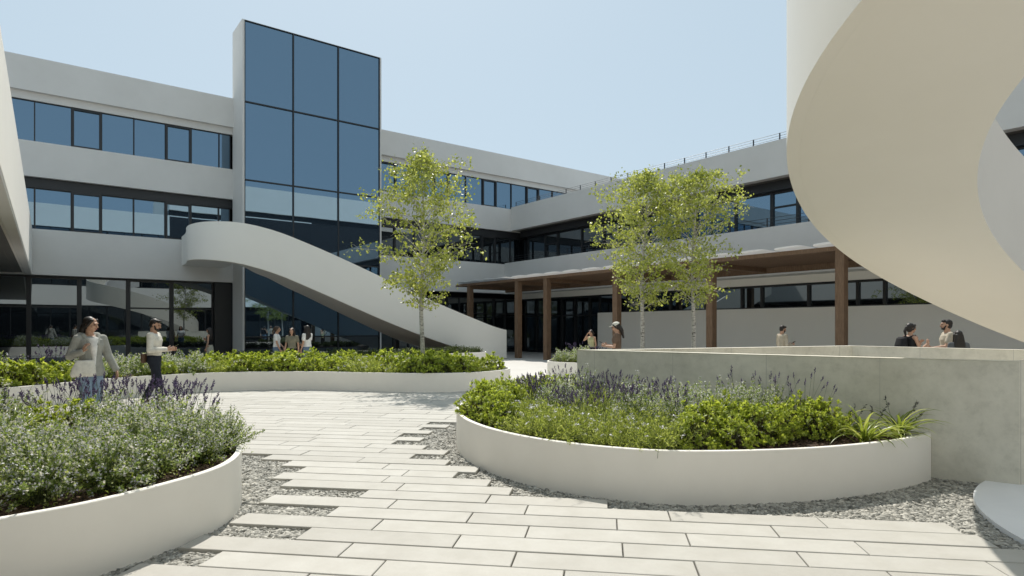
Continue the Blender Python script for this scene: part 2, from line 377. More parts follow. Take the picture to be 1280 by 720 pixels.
def window(parent, s0, s1, z0, z1, p, fr, glass, sub=None, axis='s', depth=.1, S=None, transom=None):
    """one window unit: its frame is the part, its pane(s) a sub-part. axis 's': in a front facing +p at depth p;
    axis 'p': in a front facing -s at s = S."""
    f = MB(); gl = MB()
    def bx(m, a0, a1, y0, y1, d0, d1):
        if axis == 's': m.fb(a0, a1, p + d0, p + d1, y0, y1)
        elif axis == 'p': m.fb(S - d1, S - d0, a0, a1, y0, y1)
        elif axis == 'P': m.fb(S + d0, S + d1, a0, a1, y0, y1)
        elif axis == 'o': m.fb(a0, a1, p - d1, p - d0, y0, y1)
    bx(f, s0, s0 + fr, z0, z1, 0, depth); bx(f, s1 - fr, s1, z0, z1, 0, depth)
    bx(f, s0 + fr, s1 - fr, z0, z0 + fr, 0, depth - .004); bx(f, s0 + fr, s1 - fr, z1 - fr, z1, 0, depth - .004)
    if transom: bx(f, s0 + fr, s1 - fr, transom - .035, transom + .035, 0, depth - .008)
    if sub:
        for x in sub: bx(f, x - .03, x + .03, z0 + fr, z1 - fr, 0, depth - .012)
    w = f.build('window', M['frame'], parent)
    bx(gl, s0 + fr, s1 - fr, z0 + fr, z1 - fr, .012, .03); gl.build('pane', glass, w)
    return w
def bays(lo, hi):
    out = []; base = -2.8 - 3.5 * 8
    for k in range(40):
        a = base + 3.5 * k
        for x0, x1, op in ((a, a + 1.06, True), (a + 1.06, a + 2.26, False), (a + 2.26, a + 3.5, False)):
            x0c, x1c = max(x0, lo), min(x1, hi)
            if x1c - x0c > .25: out.append((x0c, x1c, op and x1c - x0c > .9))
    return out
for lo, hi in ((-12, -.04), (6.9, 27)):
    for x0, x1, op in bays(lo, hi):
        window(main, x0, x1, Z3, Z3W, -.24, .085 if op else .022, M['glass'], depth=.14 if op else .1)
        window(main, x0, x1, Z2, Z2T - .42, -.34, .085 if op else .03, M['glass'] if hi < 1 else M['glass_low'], depth=.14 if op else .1)
wall('window_header', [(SL, SR, -.6, -.2, Z2T - .42, Z2T)], M['frame'], main)
b = MB(); b.fb(SL, SR, -.6, -.34, Z3, Z3W); b.fb(SL, SR, -.6, -.46, Z2, Z2T - .42); b.build('window_backing', M['core'], main)
# ground floor glazing, taller bays with a transom and two doors
for k in range(-8, 0):
    x0 = -.75 + 1.75 * k; x0, x1 = x0, x0 + 1.75
    window(main, x0, x1 - .006, .05, Z1 - .02, -.46, .06 if k % 2 else .1, M['glass_low'], transom=2.45 if k % 3 else None, depth=.12)
wall('column', [(-.74, .02, -.6, -.1, 0, Z1)], M['frame'], main)
for k in range(0, 11):
    x0 = 7.0 + 1.75 * k
    window(main, x0, x0 + 1.744, .05, Z1 - .3, -.46, .05, M['glass_low'], transom=2.45, depth=.12, sub=[x0 + .9] if k % 2 else None)
wall('plinth', [(SL, SR, -.6, -.3, -.05, .05)], M['frame'], main)

# ---- glass stair tower standing proud of the front
tower = empty('glass_tower', W(3.5, 0)); tag(tower, 'tall sky-tinted glass stair tower with white side wall rising above the roof', 'tower')
TS0, TS1, TP, TZ = .12, 6.82, 1.85, 15.7
b = MB(); b.fb(TS0 - .09, TS0 - .004, -.02, TP - .02, 0, TZ); b.fb(TS1 + .004, TS1 + .09, -.02, TP - .02, 0, TZ)
b.fb(TS0, TS1, -.02, .1, 0, TZ); b.fb(TS0 - .09, TS1 + .09, -.02, TP - .1, TZ + .003, TZ + .06); b.build('side_wall', M['plaster'], tower)
b = MB(); b.fb(TS0, TS1, .102, TP - .14, .02, TZ); b.build('interior', M['core'], tower)
cols = [TS0, 2.34, 4.58, TS1]; rows = [.05, 1.15, 4.75, 8.38, 11.97, TZ]
for i in range(3):
    for j in range(5):
        window(tower, cols[i], cols[i + 1], rows[j], rows[j + 1], TP - .1, .028, M['glass'] if j else M['glass_low'], depth=.1)

# ---- right wing, two storeys with a roof terrace, front facing -s
wing = empty('right_wing', W(22, 15)); tag(wing, 'white two storey wing on the right with dark ribbon windows and roof railing', 'building')
PE = 40.9
b = MB(); b.fb(18.35, 34, .02, PE, -.05, 8.6); b.build('interior', M['core'], wing)
wall('wall', [(16.8, 17.2, .016, PE, 7.8, 9.3)], M['plaster'], wing)
wall('wall', [(16.3, 16.75, .016, PE, 3.72, 5.68)], M['plaster'], wing)
wall('roof', [(17.2, 34, .016, PE, 8.3, 8.62)], M['roofing'], wing)
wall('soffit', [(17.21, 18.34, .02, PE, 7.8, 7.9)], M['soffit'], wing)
wall('soffit', [(16.76, 18.34, .02, PE, 3.72, 3.86)], M['plaster'], wing)
wall('balcony_floor', [(16.76, 18.34, .02, PE, 4.6, 4.7)], M['roofing'], wing)
GW0 = 7.32
wall('ground_wall', [(17.3, 17.75, GW0, PE, 0, 2.40)], M['stair'], wing)
wall('lintel', [(17.3, 18.34, .02, PE, 3.40, 3.718)], M['stair'], wing)
wall('window_header', [(17.42, 18.33, .03, PE, 3.358, 3.398)], M['frame'], wing)
wall('window_header', [(17.55, 18.3, .02, PE, 7.42, 7.8)], M['frame'], wing)
x = .4; k = 0
while x < PE - 2:                                # upper storey, glazed to the balcony floor
    w_ = (1.75, 1.2, 2.1)[k % 3]; op = k % 3 == 1
    window(wing, x, x + w_ - .006, 4.7, 7.42, 0, .05 if not op else .09, M['glass'] if x > 9 else M['glass_low'], axis='p', S=17.95, transom=6.75 if op else None, depth=.1)
    x += w_; k += 1
b = MB(); b.fb(17.97, 18.34, .02, PE, 4.7, 7.42); b.build('window_backing', M['core'], wing)
x = GW0; k = 0
while x < PE - 2:                                # ground floor strip above the wall
    w_ = (2.05, 1.9, .95)[k % 3]
    window(wing, x, x + w_ - .006, 2.40, 3.36, 0, .05, M['glass_low'], axis='p', S=17.5, depth=.12)
    x += w_; k += 1
b = MB(); b.fb(17.52, 18.34, GW0, PE, 2.4, 3.36); b.build('window_backing', M['core'], wing)
for k in range(6):                               # entrance glazing
    x0 = .1 + 1.2 * k
    window(wing, x0, x0 + 1.194, .03, 3.36, 0, .06, M['glass_low'], axis='p', S=17.95, transom=2.3, depth=.12)
# railings: roof terrace and balcony
def railing(parent, S, p0, p1, step, z0, h, n):
    rl = MB()
    for k in range(n): rl.tube([W(S, p0, z0 + h * (k + 1) / n - .01), W(S, p1, z0 + h * (k + 1) / n - .01)], .009, 6)
    r = rl.build('railing', M['rail'], parent)
    x = p0
    while x <= p1: 
        q = MB(); q.fb(S - .012, S + .012, x - .025, x + .025, z0, z0 + h); q.build('railing_post', M['rail'], r); x += step
railing(wing, 16.95, .35, PE - 1, 1.19, 9.303, .31, 3)
railing(wing, 16.6, .35, PE - 1, 1.75, 5.683, .42, 3)

# ---- low wing on the left, its sunlit parapet facing the court
low = empty('left_wing', W(-14, 14)); tag(low, 'low white wing at the left edge with sunlit parapet band and dark soffit', 'building')
LS, LE = -7.8, 31.0
ls = lambda p: -7.62 - .0089 * (p - .15)
b = MB(); b.sweep([[W(ls(p), p, 3.78), W(ls(p), p, 5.64), W(ls(p) - .3, p, 5.64), W(ls(p) - .3, p, 3.78)] for p in (.15, LE)]); b.build('wall', M['stair'], low)
b = MB(); sec = lambda p: [W(ls(p) - .004, p, 3.778), W(ls(p) - .23, p, 3.778), W(ls(p) - .23, p, 3.735), W(ls(p) - .02, p, 3.735)]
b.sweep([sec(.15), sec(LE)]); b.build('soffit_edge', M['plaster'], low)
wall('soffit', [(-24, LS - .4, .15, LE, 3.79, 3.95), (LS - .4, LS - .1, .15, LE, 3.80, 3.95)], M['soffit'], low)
wall('roof', [(-24, LS - .2, .15, LE, 5.0, 5.3)], M['roofing'], low)
for k in range(12):
    x0 = .3 + 2.5 * k
    window(low, x0, x0 + 2.494, .05, 3.78, 0, .06, M['glass_low'], axis='P', S=-15.2, transom=2.45, depth=.12)
wall('interior', [(-24, -15.22, .2, LE, 0, 3.78)], M['core'], low)

# ---- wing behind the camera closing the court, mirrored in the glass
opp = empty('opposite_wing', W(4, 44)); tag(opp, 'white three storey wing closing the court, seen mirrored in the windows', 'building')
P0 = 41.0
b = MB(); b.fb(-30, 17, P0 + .3, P0 + 12, 0, 12.2); b.build('interior', M['core'], opp)
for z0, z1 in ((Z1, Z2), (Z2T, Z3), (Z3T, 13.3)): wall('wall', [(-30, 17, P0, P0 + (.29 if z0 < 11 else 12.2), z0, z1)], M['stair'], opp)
for k in range(14):
    x0 = -26 + 3.0 * k
    for z0, z1 in ((.05, Z1), (Z2, Z2T), (Z3, Z3T)):
        window(opp, x0, x0 + 2.994, z0, z1 - .004, P0 + .25, .07, M['glass_low'], axis='o', sub=[x0 + 1.5], depth=.1)
wall('wall', [(3.5, 36, P0 - .012, P0 + 12, 13.9, 16.5)], M['stair'], opp)          # a taller block at its right end
wall('wall', [(3.5, 36, P0 - .012, P0 + .3, 11.0, 13.2), (17.02, 36, P0, P0 + 12, 0, 11.0), (3.5, 36, P0 + .31, P0 + 11.9, 13.3, 13.9)], M['frame'], opp)

# ================================================================== SWEEPING OUTDOOR STAIR
stair = empty('outdoor_stair', W(4.5, 5.8)); tag(stair, 'white sweeping outdoor stair curving down in front of the glass tower', 'stair')
OP = [(-2.2, .16), (-2.25, 1.2), (-2.4, 2.5), (-2.6, 3.7), (-2.62, 4.7), (-2.35, 5.6), (-1.75, 6.3), (-.9, 6.68), (.2, 6.8), (1.6, 6.8), (3.2, 6.8), (5.5, 6.8), (8, 6.8), (10, 6.78), (11.43, 6.75)]
TOPZ = [(0, 5.74), (4, 5.66), (6.6, 5.68), (7.8, 5.60), (9.6, 5.07), (11.7, 4.32), (14, 3.42), (16.5, 2.5), (20, 1.36)]
BOTZ = [(0, 4.42), (4, 4.28), (6.2, 4.2), (7.8, 3.95), (9.6, 3.29), (11.7, 2.45), (14, 1.56), (16.5, .73), (18.6, .2), (20, -.03)]
cl = spline(OP, 10, False); acc = [0]
for i in range(1, len(cl)): acc.append(acc[-1] + float(np.hypot(*(cl[i] - cl[i - 1]))))
sc_ = 20 / acc[-1]; acc = [a * sc_ for a in acc]
sec_o, sec_i, sec_s, sec_f = [], [], [], []
WD = 1.75
for i, q in enumerate(cl):
    tn = cl[min(i + 1, len(cl) - 1)] - cl[max(i - 1, 0)]; tn = tn / np.hypot(*tn)
    inn = np.array([tn[1], -tn[0]])             # towards the inside of the curve
    t = acc[i]; zt, zb = smooth_tab(TOPZ, t), smooth_tab(BOTZ, t)
    dr = .32 * min(1, max(0, (t - 8.5) / 6)); wd = WD * (1 if t > 9 or t < 0 else 1)
    P = lambda d, z: tuple(W(*(q + inn * d), z))
    sec_o.append([P(0, zb + .02), P(.015, zb), P(.16, zb - dr * .08), P(.16, zt), P(0, zt)])
    sec_s.append([P(.1605, zb - dr * .08), P(wd - .16, zb - dr), P(wd - .16, zb + .28), P(.1605, zb + .28)])
    sec_i.append([P(wd - .1595, zb - dr), P(wd, zb - dr), P(wd, zt), P(wd - .1595, zt)])
for nm, sec_ in (('outer_parapet', sec_o), ('soffit', sec_s), ('inner_parapet', sec_i)):
    b = MB(); b.sweep(sec_); b.build(nm, M['stair'], stair, smooth=35)
b = MB()
for i in range(0, len(cl) - 4, 4):               # treads between the parapets
    q0, q1 = cl[i], cl[i + 4]; tn = (q1 - q0) / np.hypot(*(q1 - q0)); inn = np.array([tn[1], -tn[0]])
    z1_ = smooth_tab(BOTZ, acc[i]) + .5; z0_ = z1_ - .18
    c = [q0 + inn * .18, q1 + inn * .18, q1 + inn * (WD - .18), q0 + inn * (WD - .18)]
    b.hexa([tuple(W(*x, z0_)) for x in c] + [tuple(W(*x, z1_)) for x in c])
b.build('steps', M['pad'], stair)

# ================================================================== SPIRAL STAIR over the camera's right
spiral = empty('spiral_stair', (PAD_C[0], PAD_C[1], 0)); tag(spiral, 'huge ivory spiral stair curling overhead at the right edge', 'stair')
RO, RI = 4.43, 2.9
ZT = [(-215, 5.45), (-180, 4.95), (-150, 4.5), (-120, 4.0), (-100, 3.75), (-92, 3.65), (-78, 3.43), (-66, 3.25), (-53, 2.95), (-38, 2.56), (-23, 2.22), (-14, 1.96), (4, 1.38), (20, .92), (40, .42), (55, .05), (64, -.15)]
so, si, ss = [], [], []
A0, A1, NA = -215, 60, 260
for k in range(NA + 1):
    a = A0 + (A1 - A0) * k / NA; z = smooth_tab(ZT, a) if A0 + 8 < a < A1 - 8 else lerp(ZT, a)
    ca, sa = math.sin(R(a)), math.cos(R(a)); P = lambda r, zz: (PAD_C[0] + r * ca, PAD_C[1] + r * sa, zz)
    so.append([P(RO, z), P(RO, z + 1.62), P(RO - .11, z + 1.62), P(RO - .11, z)])
    si.append([P(RI, z + .0125), P(RI + .11, z + .0125), P(RI + .11, z + 1.24), P(RI, z + 1.24)])
    ss.append([P(RI, z), P(RO - .1105, z), P(RO - .1105, z + .3), P(RI + .1105, z + .3), P(RI + .1105, z + .012), P(RI, z + .012)])
for nm, sec_ in (('outer_parapet', so), ('inner_parapet', si), ('soffit', ss)):
    b = MB(); b.sweep(sec_); b.build(nm, M['ribbon'] if nm != 'inner_parapet' else M['plaster'], spiral, smooth=30)  # greyer plaster paints in the shaded look of the inner parapet
b = MB()
for k in range(0, 32):
    a0, a1 = R(A1 - 5 - 8 * k), R(A1 - 5 - 8 * (k + 1)); z = lerp(ZT, math.degrees(a1)) + .45
    pt = lambda a, r, zz: (PAD_C[0] + r * math.sin(a), PAD_C[1] + r * math.cos(a), zz)
    q = [(a0, RI + .13), (a0, RO - .13), (a1, RO - .13), (a1, RI + .13)]
    b.hexa([pt(a, r, z - .17) for a, r in q] + [pt(a, r, z) for a, r in q])
b.build('steps', M['pad'], spiral)

# ================================================================== CONCRETE WALL round the sunken stair
cw = empty('concrete_wall', (1.3, 9.2, 0)); tag(cw, 'angled grey concrete wall behind the kidney shaped planter', 'wall')
def thick_wall(pts, t, z1):
    P = [np.array(p, float) for p in pts]; L_, R_ = [], []
    for i, p in enumerate(P):
        d0 = P[i] - P[i - 1] if i else P[1] - P[0]; d1 = P[i + 1] - P[i] if i < len(P) - 1 else d0
        n0 = np.array([-d0[1], d0[0]]) / np.hypot(*d0); n1 = np.array([-d1[1], d1[0]]) / np.hypot(*d1)
        m = n0 + n1; m = m / (m @ n0); L_.append(tuple(p)); R_.append(tuple(p + m * t))
    b = MB(); c = .008
    b.sweep([[(*l, -.05), (*l, z1 - c), (*(np.array(l) + (np.array(r) - np.array(l)) * c / t), z1), (*(np.array(r) + (np.array(l) - np.array(r)) * c / t), z1), (*r, z1 - c), (*r, -.05)] for l, r in zip(L_, R_)])
    return b
thick_wall([(6.2, 6.42), (5.03, 6.3), (1.3, 9.2), (6.1, 11.2), (8.2, 8.35)][::-1], -.17, 1.265).build('wall_run', M['concrete'], cw)

# ================================================================== PERGOLA
perg = empty('pergola', W(14.2, 15)); tag(perg, 'long brown timber pergola with white roof panels along the right wing', 'pergola')
PS_, PB0, PB1 = 12.24, .6, 31.0
for p in (1.94, 6.47, 8.77, 13.39, 18.12, 22.81, 27.5):
    b = MB(); b.fb(PS_ + .02, PS_ + .29, p - .135, p + .135, 0, 3.972); b.build('post', M['timber'], perg)
b = MB(); b.fb(PS_, PS_ + .14, PB0, PB1, 3.975, 4.11); b.build('beam', M['timber'], perg)
b = MB(); b.fb(15.9, 16.04, PB0, PB1, 3.76, 4.06); b.build('beam', M['timber'], perg)
for p in (1.94, 6.47, 8.77, 13.39, 18.12, 22.81, 27.5):
    b = MB(); b.fb(PS_ + .142, 15.898, p - .08, p + .08, 3.80, 3.975); b.build('cross_beam', M['timber'], perg)
sl = MB(); x = PB0 + .1
while x < PB1: sl.fb(PS_ + .15, 15.89, x, x + .075, 3.98, 4.08); x += .125
sl.build('slats', M['timber'], perg)
x = PB0 + .2; k = 0
while x < PB1 - 1.3:
    b = MB(); c = []
    for i in range(20):
        a = 2 * math.pi * i / 20; e_ = .55
        su = math.copysign(abs(math.cos(a)) ** e_, math.cos(a)); sw_ = math.copysign(abs(math.sin(a)) ** e_, math.sin(a))
        c.append((PS_ + .62 + su * .82, x + .52 + sw_ * .5))
    b.sweep([[tuple(W(s_, p_, z_ + .04 * (p_ - x) - .02 * (s_ - PS_ - .55))) for s_, p_ in c] for z_ in (4.17, 4.20)])
    b.build('roof_panel', M['sail'], perg); x += 1.32; k += 1
b = MB(); b.fb(PS_ + .4, PS_ + .46, PB0, PB1, 4.085, 4.155); b.fb(PS_ + 1.6, PS_ + 1.66, PB0, PB1, 4.085, 4.155); b.build('panel_rail', M['rail'], perg)

# ================================================================== VEGETATION
def rng(seed): return np.random.default_rng(seed)
def unit(a): return a / (np.linalg.norm(a, axis=-1, keepdims=True) + 1e-9)
class Leaves:
    """many folded leaf blades as arrays: each leaf is two triangles-pairs (a bent diamond), one island"""
    def __init__(s): s.V = []; s.F = []; s.M = []; s.n = 0
    def add(s, P, D, U, ln, wd, mat=0, fold=.25, droop=0.0):
        """P base points, D directions, U rough up vectors, ln / wd arrays"""
        P, D, U = np.atleast_2d(P), unit(np.atleast_2d(D)), np.atleast_2d(U); n = len(P)
        ln = np.broadcast_to(np.asarray(ln, float), (n,))[:, None]; wd = np.broadcast_to(np.asarray(wd, float), (n,))[:, None]
        S = unit(np.cross(D, U) + 1e-4); N = np.cross(S, D)
        tip = P + D * ln - N * 0 + np.array([0, 0, -1]) * ln * droop
        mid = P + D * ln * .5
        a = mid + S * wd * .5 + N * wd * fold; b = mid - S * wd * .5 + N * wd * fold
        V = np.stack([P, a, tip, b], 1).reshape(-1, 3)
        i = np.arange(n)[:, None] * 4 + s.n
        F = np.concatenate([i + [[0, 1, 2]], i + [[0, 2, 3]]], 0)
        s.V.append(V); s.F.append(F); s.M.append(np.full(len(F), mat)); s.n += len(V)
    def sticks(s, A, B, r, mat):
        """thin three sided stems from A to B"""
        A, B = np.atleast_2d(A), np.atleast_2d(B); n = len(A); D = unit(B - A)
        X = unit(np.cross(D, np.tile([.3, .9, .1], (n, 1)))); Y = np.cross(D, X); r = np.broadcast_to(np.asarray(r, float), (n,))[:, None]
        ring = []
        for k in range(3):
            w = 2.094 * k; o = X * math.cos(w) + Y * math.sin(w); ring += [A + o * r, B + o * r * .6]
        V = np.stack(ring, 1).reshape(-1, 3); i = np.arange(n)[:, None] * 6 + s.n; F = []
        for k in range(3):
            a, b, c, d = 2 * k, 2 * k + 1, 2 * ((k + 1) % 3) + 1, 2 * ((k + 1) % 3)
            F += [i + [[a, d, c]], i + [[a, c, b]]]
        F = np.concatenate(F, 0); s.V.append(V); s.F.append(F); s.M.append(np.full(len(F), mat)); s.n += len(V)
    def build(s, name, mats, parent=None):
        return fast_mesh(name, np.concatenate(s.V), np.concatenate(s.F), mats, np.concatenate(s.M), parent)

def dome_dirs(r, n, spread):
    a = r.uniform(0, 2 * math.pi, n); t = np.arccos(1 - r.uniform(0, 1, n) * (1 - math.cos(spread)))
    return np.stack([np.sin(t) * np.cos(a), np.sin(t) * np.sin(a), np.cos(t)], 1)
def lime_shrub(seed, lod=1.0):
    r = rng(seed); L_ = Leaves(); n = int(150 * lod)
    D = dome_dirs(r, n, 1.75); D[:, 2] = np.abs(D[:, 2]) * .9 + .02
    lump = 1 + .16 * np.sin(D[:, 0] * 5 + seed) * np.cos(D[:, 1] * 6 - seed)
    T = D * np.stack([np.full(n, .29), np.full(n, .29), np.full(n, .40)], 1) * (lump * r.uniform(.74, 1.06, n))[:, None]
    T[:, 2] += .04
    L_.sticks(T * .25 + r.normal(0, .01, (n, 3)), T, .0035, 1)
    k = 11; sz = 1 / math.sqrt(lod)
    for j in range(k):                            # a rosette of small blunt leaves at each shoot tip
        az = j * 2.4 + r.uniform(0, 6, n); el = r.uniform(.15, 1.1, n)
        X = unit(np.cross(D, np.tile([.21, .4, .9], (n, 1)))); Y = np.cross(D, X)
        d = (X * np.cos(az)[:, None] + Y * np.sin(az)[:, None]) * np.cos(el)[:, None] + (D * .6 + [0, 0, .5]) * np.sin(el)[:, None]
        L_.add(T - D * r.uniform(0, .035, n)[:, None], d, D + [0, 0, .4], r.uniform(.034, .054, n) * sz, r.uniform(.019, .029, n) * sz, 0, .15)
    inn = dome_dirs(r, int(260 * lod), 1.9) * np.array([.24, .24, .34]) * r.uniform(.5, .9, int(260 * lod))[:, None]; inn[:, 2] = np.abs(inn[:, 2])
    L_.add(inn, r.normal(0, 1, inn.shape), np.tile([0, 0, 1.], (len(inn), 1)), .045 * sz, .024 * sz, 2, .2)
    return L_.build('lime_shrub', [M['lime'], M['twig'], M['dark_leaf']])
def silver_shrub(seed, lod=1.0, flowers=True):
    r = rng(seed); L_ = Leaves(); n = int(115 * lod); D = dome_dirs(r, n, 1.45); D[:, 2] = np.abs(D[:, 2]) + .15; D = unit(D)
    ln = r.uniform(.26, .52, n); B = r.normal(0, .03, (n, 3)); B[:, 2] = 0
    cur = r.normal(0, .05, (n, 3)); T = B + D * ln[:, None] * np.array([.8, .8, 1.0]) + cur
    mid = (B + T) / 2 + [0, 0, .03]
    L_.sticks(B, mid, .0028, 1); L_.sticks(mid, T, .0022, 1)
    k = 24; sz = 1 / math.sqrt(lod)
    for j in range(k):
        t = (r.uniform(0, 1, n) ** .7 * .75 + .27)[:, None]; P = np.where(t < .5, B + (mid - B) * t * 2, mid + (T - mid) * (t - .5) * 2)
        d = r.normal(0, 1, (n, 3)) + D * .5 + [0, 0, .3]
        L_.add(P, d, D + r.normal(0, .4, (n, 3)), r.uniform(.02, .036, n) * sz, r.uniform(.011, .018, n) * sz, 0, .2)
    if flowers:
        for j in range(13):
            pick = r.random(n) < .8; P = (T - (T - mid) * r.uniform(-.04, .5, n)[:, None])[pick] + r.normal(0, .012, (int(pick.sum()), 3))
            L_.add(P, r.normal(0, 1, P.shape) + [0, 0, .5], r.normal(0, 1, P.shape), .021 * sz, .015 * sz, 2, .15)
    inn = dome_dirs(r, int(380 * lod), 1.6) * r.uniform(.05, .33, int(380 * lod))[:, None]; inn[:, 2] = np.abs(inn[:, 2])
    L_.add(inn, r.normal(0, 1, inn.shape), np.tile([0, 0, 1.], (len(inn), 1)), .03 * sz, .014 * sz, 3, .2)
    return L_.build('silver_shrub', [M['silver'], M['stem'], M['lilac'], M['green']])
def feathery(seed, lod=1.0):
    r = rng(seed); L_ = Leaves(); n = int(130 * lod); D = dome_dirs(r, n, 1.5); D[:, 2] = np.abs(D[:, 2]) + .25; D = unit(D)
    ln = r.uniform(.16, .36, n); B = r.normal(0, .09, (n, 3)); B[:, 2] = 0; T = B + D * ln[:, None]
    L_.sticks(B, T, .002, 1); sz = 1 / math.sqrt(lod)
    for j in range(16):
        t = r.uniform(.2, 1.05, n)[:, None]; d = r.normal(0, .7, (n, 3)) + D * .9
        L_.add(B + (T - B) * t, d, r.normal(0, 1, (n, 3)), r.uniform(.03, .055, n) * sz, r.uniform(.006, .011, n) * sz, 0, .2)
    pick = T[r.random(n) < .10] + [0, 0, .03]
    for j in range(6):
        L_.add(pick, r.normal(0, 1, pick.shape) * [1, 1, .35] + [0, 0, .2], np.tile([0, 0, 1.], (len(pick), 1)), .034 * sz, .014 * sz, 2, .1)
    return L_.build('flowering_herb', [M['green'], M['stem'], M['lilac']])
def lavender(seed, lod=1.0, tall=1.0, ns=26, base=True):
    r = rng(seed); n = int(ns * lod); D = dome_dirs(r, n, .55); ln = r.uniform(.38, .54, n) * tall
    B = r.normal(0, .07, (n, 3)); B[:, 2] = 0; T = B + D * ln[:, None]; L_ = Leaves(); sz = 1 / math.sqrt(lod)
    L_.sticks(B, T, .0022 * sz, 1)
    if base:
        nb = int(420 * lod); bd = dome_dirs(r, nb, 1.2); P = bd * r.uniform(.03, .24, nb)[:, None] + r.normal(0, .04, (nb, 3)) * [1, 1, 0]; P[:, 2] = np.abs(P[:, 2])
        L_.add(P, bd + r.normal(0, .35, (nb, 3)) + [0, 0, .4], r.normal(0, 1, (nb, 3)), r.uniform(.035, .06, nb) * sz, .007 * sz, 0, .2)
    root = L_.build('lavender', [M['silver'] if base else M['green'], M['stem']])
    S = Leaves()
    for j in range(15):
        t = (j + .5) / 15; P = T + D * (t * .075 - .01); wf = (.55 + .6 * math.sin(math.pi * min(1, t * 1.1))) 
        d = r.normal(0, 1, (n, 3)) * [1, 1, .4] * .7 + D * 1.2
        S.add(P, d, r.normal(0, 1, (n, 3)), .018 * wf * sz, .013 * wf * sz, 0, .3)
    tag(S.build('flower_spikes', [M['purple']], root), kind='stuff')
    return root
def strap_clump(seed):
    r = rng(seed); b = MB(); n = 40
    for i in range(n):
        az = r.uniform(0, 2 * math.pi); el = r.uniform(.55, 1.4); ln = r.uniform(.30, .52); w = r.uniform(.026, .042)
        pts = []; p = np.array([r.normal(0, .025), r.normal(0, .025), 0]); e_ = el
        side = np.array([-math.sin(az), math.cos(az), 0]); k = 7
        rows = []
        for j in range(k + 1):
            t = j / k; ww = w * (.55 + .6 * t if t < .4 else (1 - t) ** .7 * 1.05 + .02) * .5
            up = np.array([-math.sin(e_) * math.cos(az), -math.sin(e_) * math.sin(az), math.cos(e_)])
            rows.append([p - side * ww + up * ww * .5, p, p + side * ww + up * ww * .5])
            d = np.array([math.cos(e_) * math.cos(az), math.cos(e_) * math.sin(az), math.sin(e_)]); p = p + d * ln / k
            e_ -= (1.5 + r.uniform(0, .6)) / k * (.4 + 1.2 * t)
        V = [q for row in rows for q in row]; F = []
        for j in range(k):
            F += [(3 * j, 3 * j + 1, 3 * j + 4, 3 * j + 3), (3 * j + 1, 3 * j + 2, 3 * j + 5, 3 * j + 4)]
        b.add(V, F)
    root = b.build('strap_leaf_plant', M['strap'], fix=False, smooth=60)
    return root
def dark_spikes(seed, parent):
    r = rng(seed); S = Leaves(); n = 3; D = dome_dirs(r, n, .9); B = np.zeros((n, 3)); T = D * r.uniform(.34, .46, n)[:, None]
    S.sticks(B, T, .003, 1)
    for j in range(14):
        P = T - D * (j * .008); S.add(P, r.normal(0, 1, (n, 3)) + D, r.normal(0, 1, (n, 3)), .026, .012, 0, .2)
    return S.build('seed_spikes', [M['dark_spike'], M['stem']], parent)
def dark_plant(seed):
    r = rng(seed); L_ = Leaves(); n = 90; D = dome_dirs(r, n, 1.4); D[:, 2] = np.abs(D[:, 2]) + .1
    T = D * r.uniform(.16, .36, n)[:, None] * [1.15, 1.15, .85]; L_.sticks(T * .1, T, .003, 1)
    for j in range(10):
        P = T * r.uniform(.35, 1.0, n)[:, None]; L_.add(P, r.normal(0, 1, (n, 3)) + D * .6, r.normal(0, 1, (n, 3)), .06, .026, 0, .2)
    return L_.build('shade_plant', [M['dark_leaf'], M['stem']])

PROTO = {'lime': [lime_shrub(11), lime_shrub(12), lime_shrub(13)], 'silver': [silver_shrub(21), silver_shrub(22), silver_shrub(23)],
         'herb': [feathery(31), feathery(32), feathery(33)], 'lav': [lavender(41), lavender(42), lavender(43)],
         'tall': [lavender(45, 1, 1.22, 12, False), lavender(46, 1, 1.2, 12, False)], 'strap': [strap_clump(51), strap_clump(52), strap_clump(53)],
         'limeF': [lime_shrub(14, .4), lime_shrub(15, .4)], 'silverF': [silver_shrub(24, .4), silver_shrub(25, .4)],
         'lavF': [lavender(47, .45), lavender(48, .45)], 'herbF': [feathery(34, .45), feathery(35, .45)], 'dark': [dark_plant(61), dark_plant(62)]}
dark_spikes(5, PROTO['strap'][0]); dark_spikes(6, PROTO['strap'][2])
USED = set()
KINDN = {'lime': ('lime green shrub', 'shrub'), 'silver': ('silvery grey shrub', 'shrub'), 'herb': ('feathery green herb', 'flower'),
         'lav': ('purple lavender', 'lavender'), 'tall': ('tall thin lavender', 'lavender'), 'strap': ('strap leaved plant', 'plant'), 'dark': ('dark shade plant', 'plant')}
ORD = ['first', 'second', 'third', 'fourth', 'fifth', 'sixth', 'seventh', 'eighth', 'ninth', 'tenth', 'eleventh', 'twelfth', 'thirteenth', 'fourteenth', 'fifteenth',
       'sixteenth', 'seventeenth', 'eighteenth', 'nineteenth', 'twentieth'] + ['%dth' % k for k in range(21, 60)]
prnd = random.Random(77)
def put(kind, x, y, z, scale, zs=1.0):
    pr = PROTO[kind]; src = prnd.choice(pr)
    if id(src) in USED: o = copy_tree(src)
    else: USED.add(id(src)); o = src
    o.location = (x, y, z); o.rotation_euler = (prnd.uniform(-.06, .06), prnd.uniform(-.06, .06), prnd.uniform(0, 6.28))
    o.scale = (scale, scale, scale * zs); return o
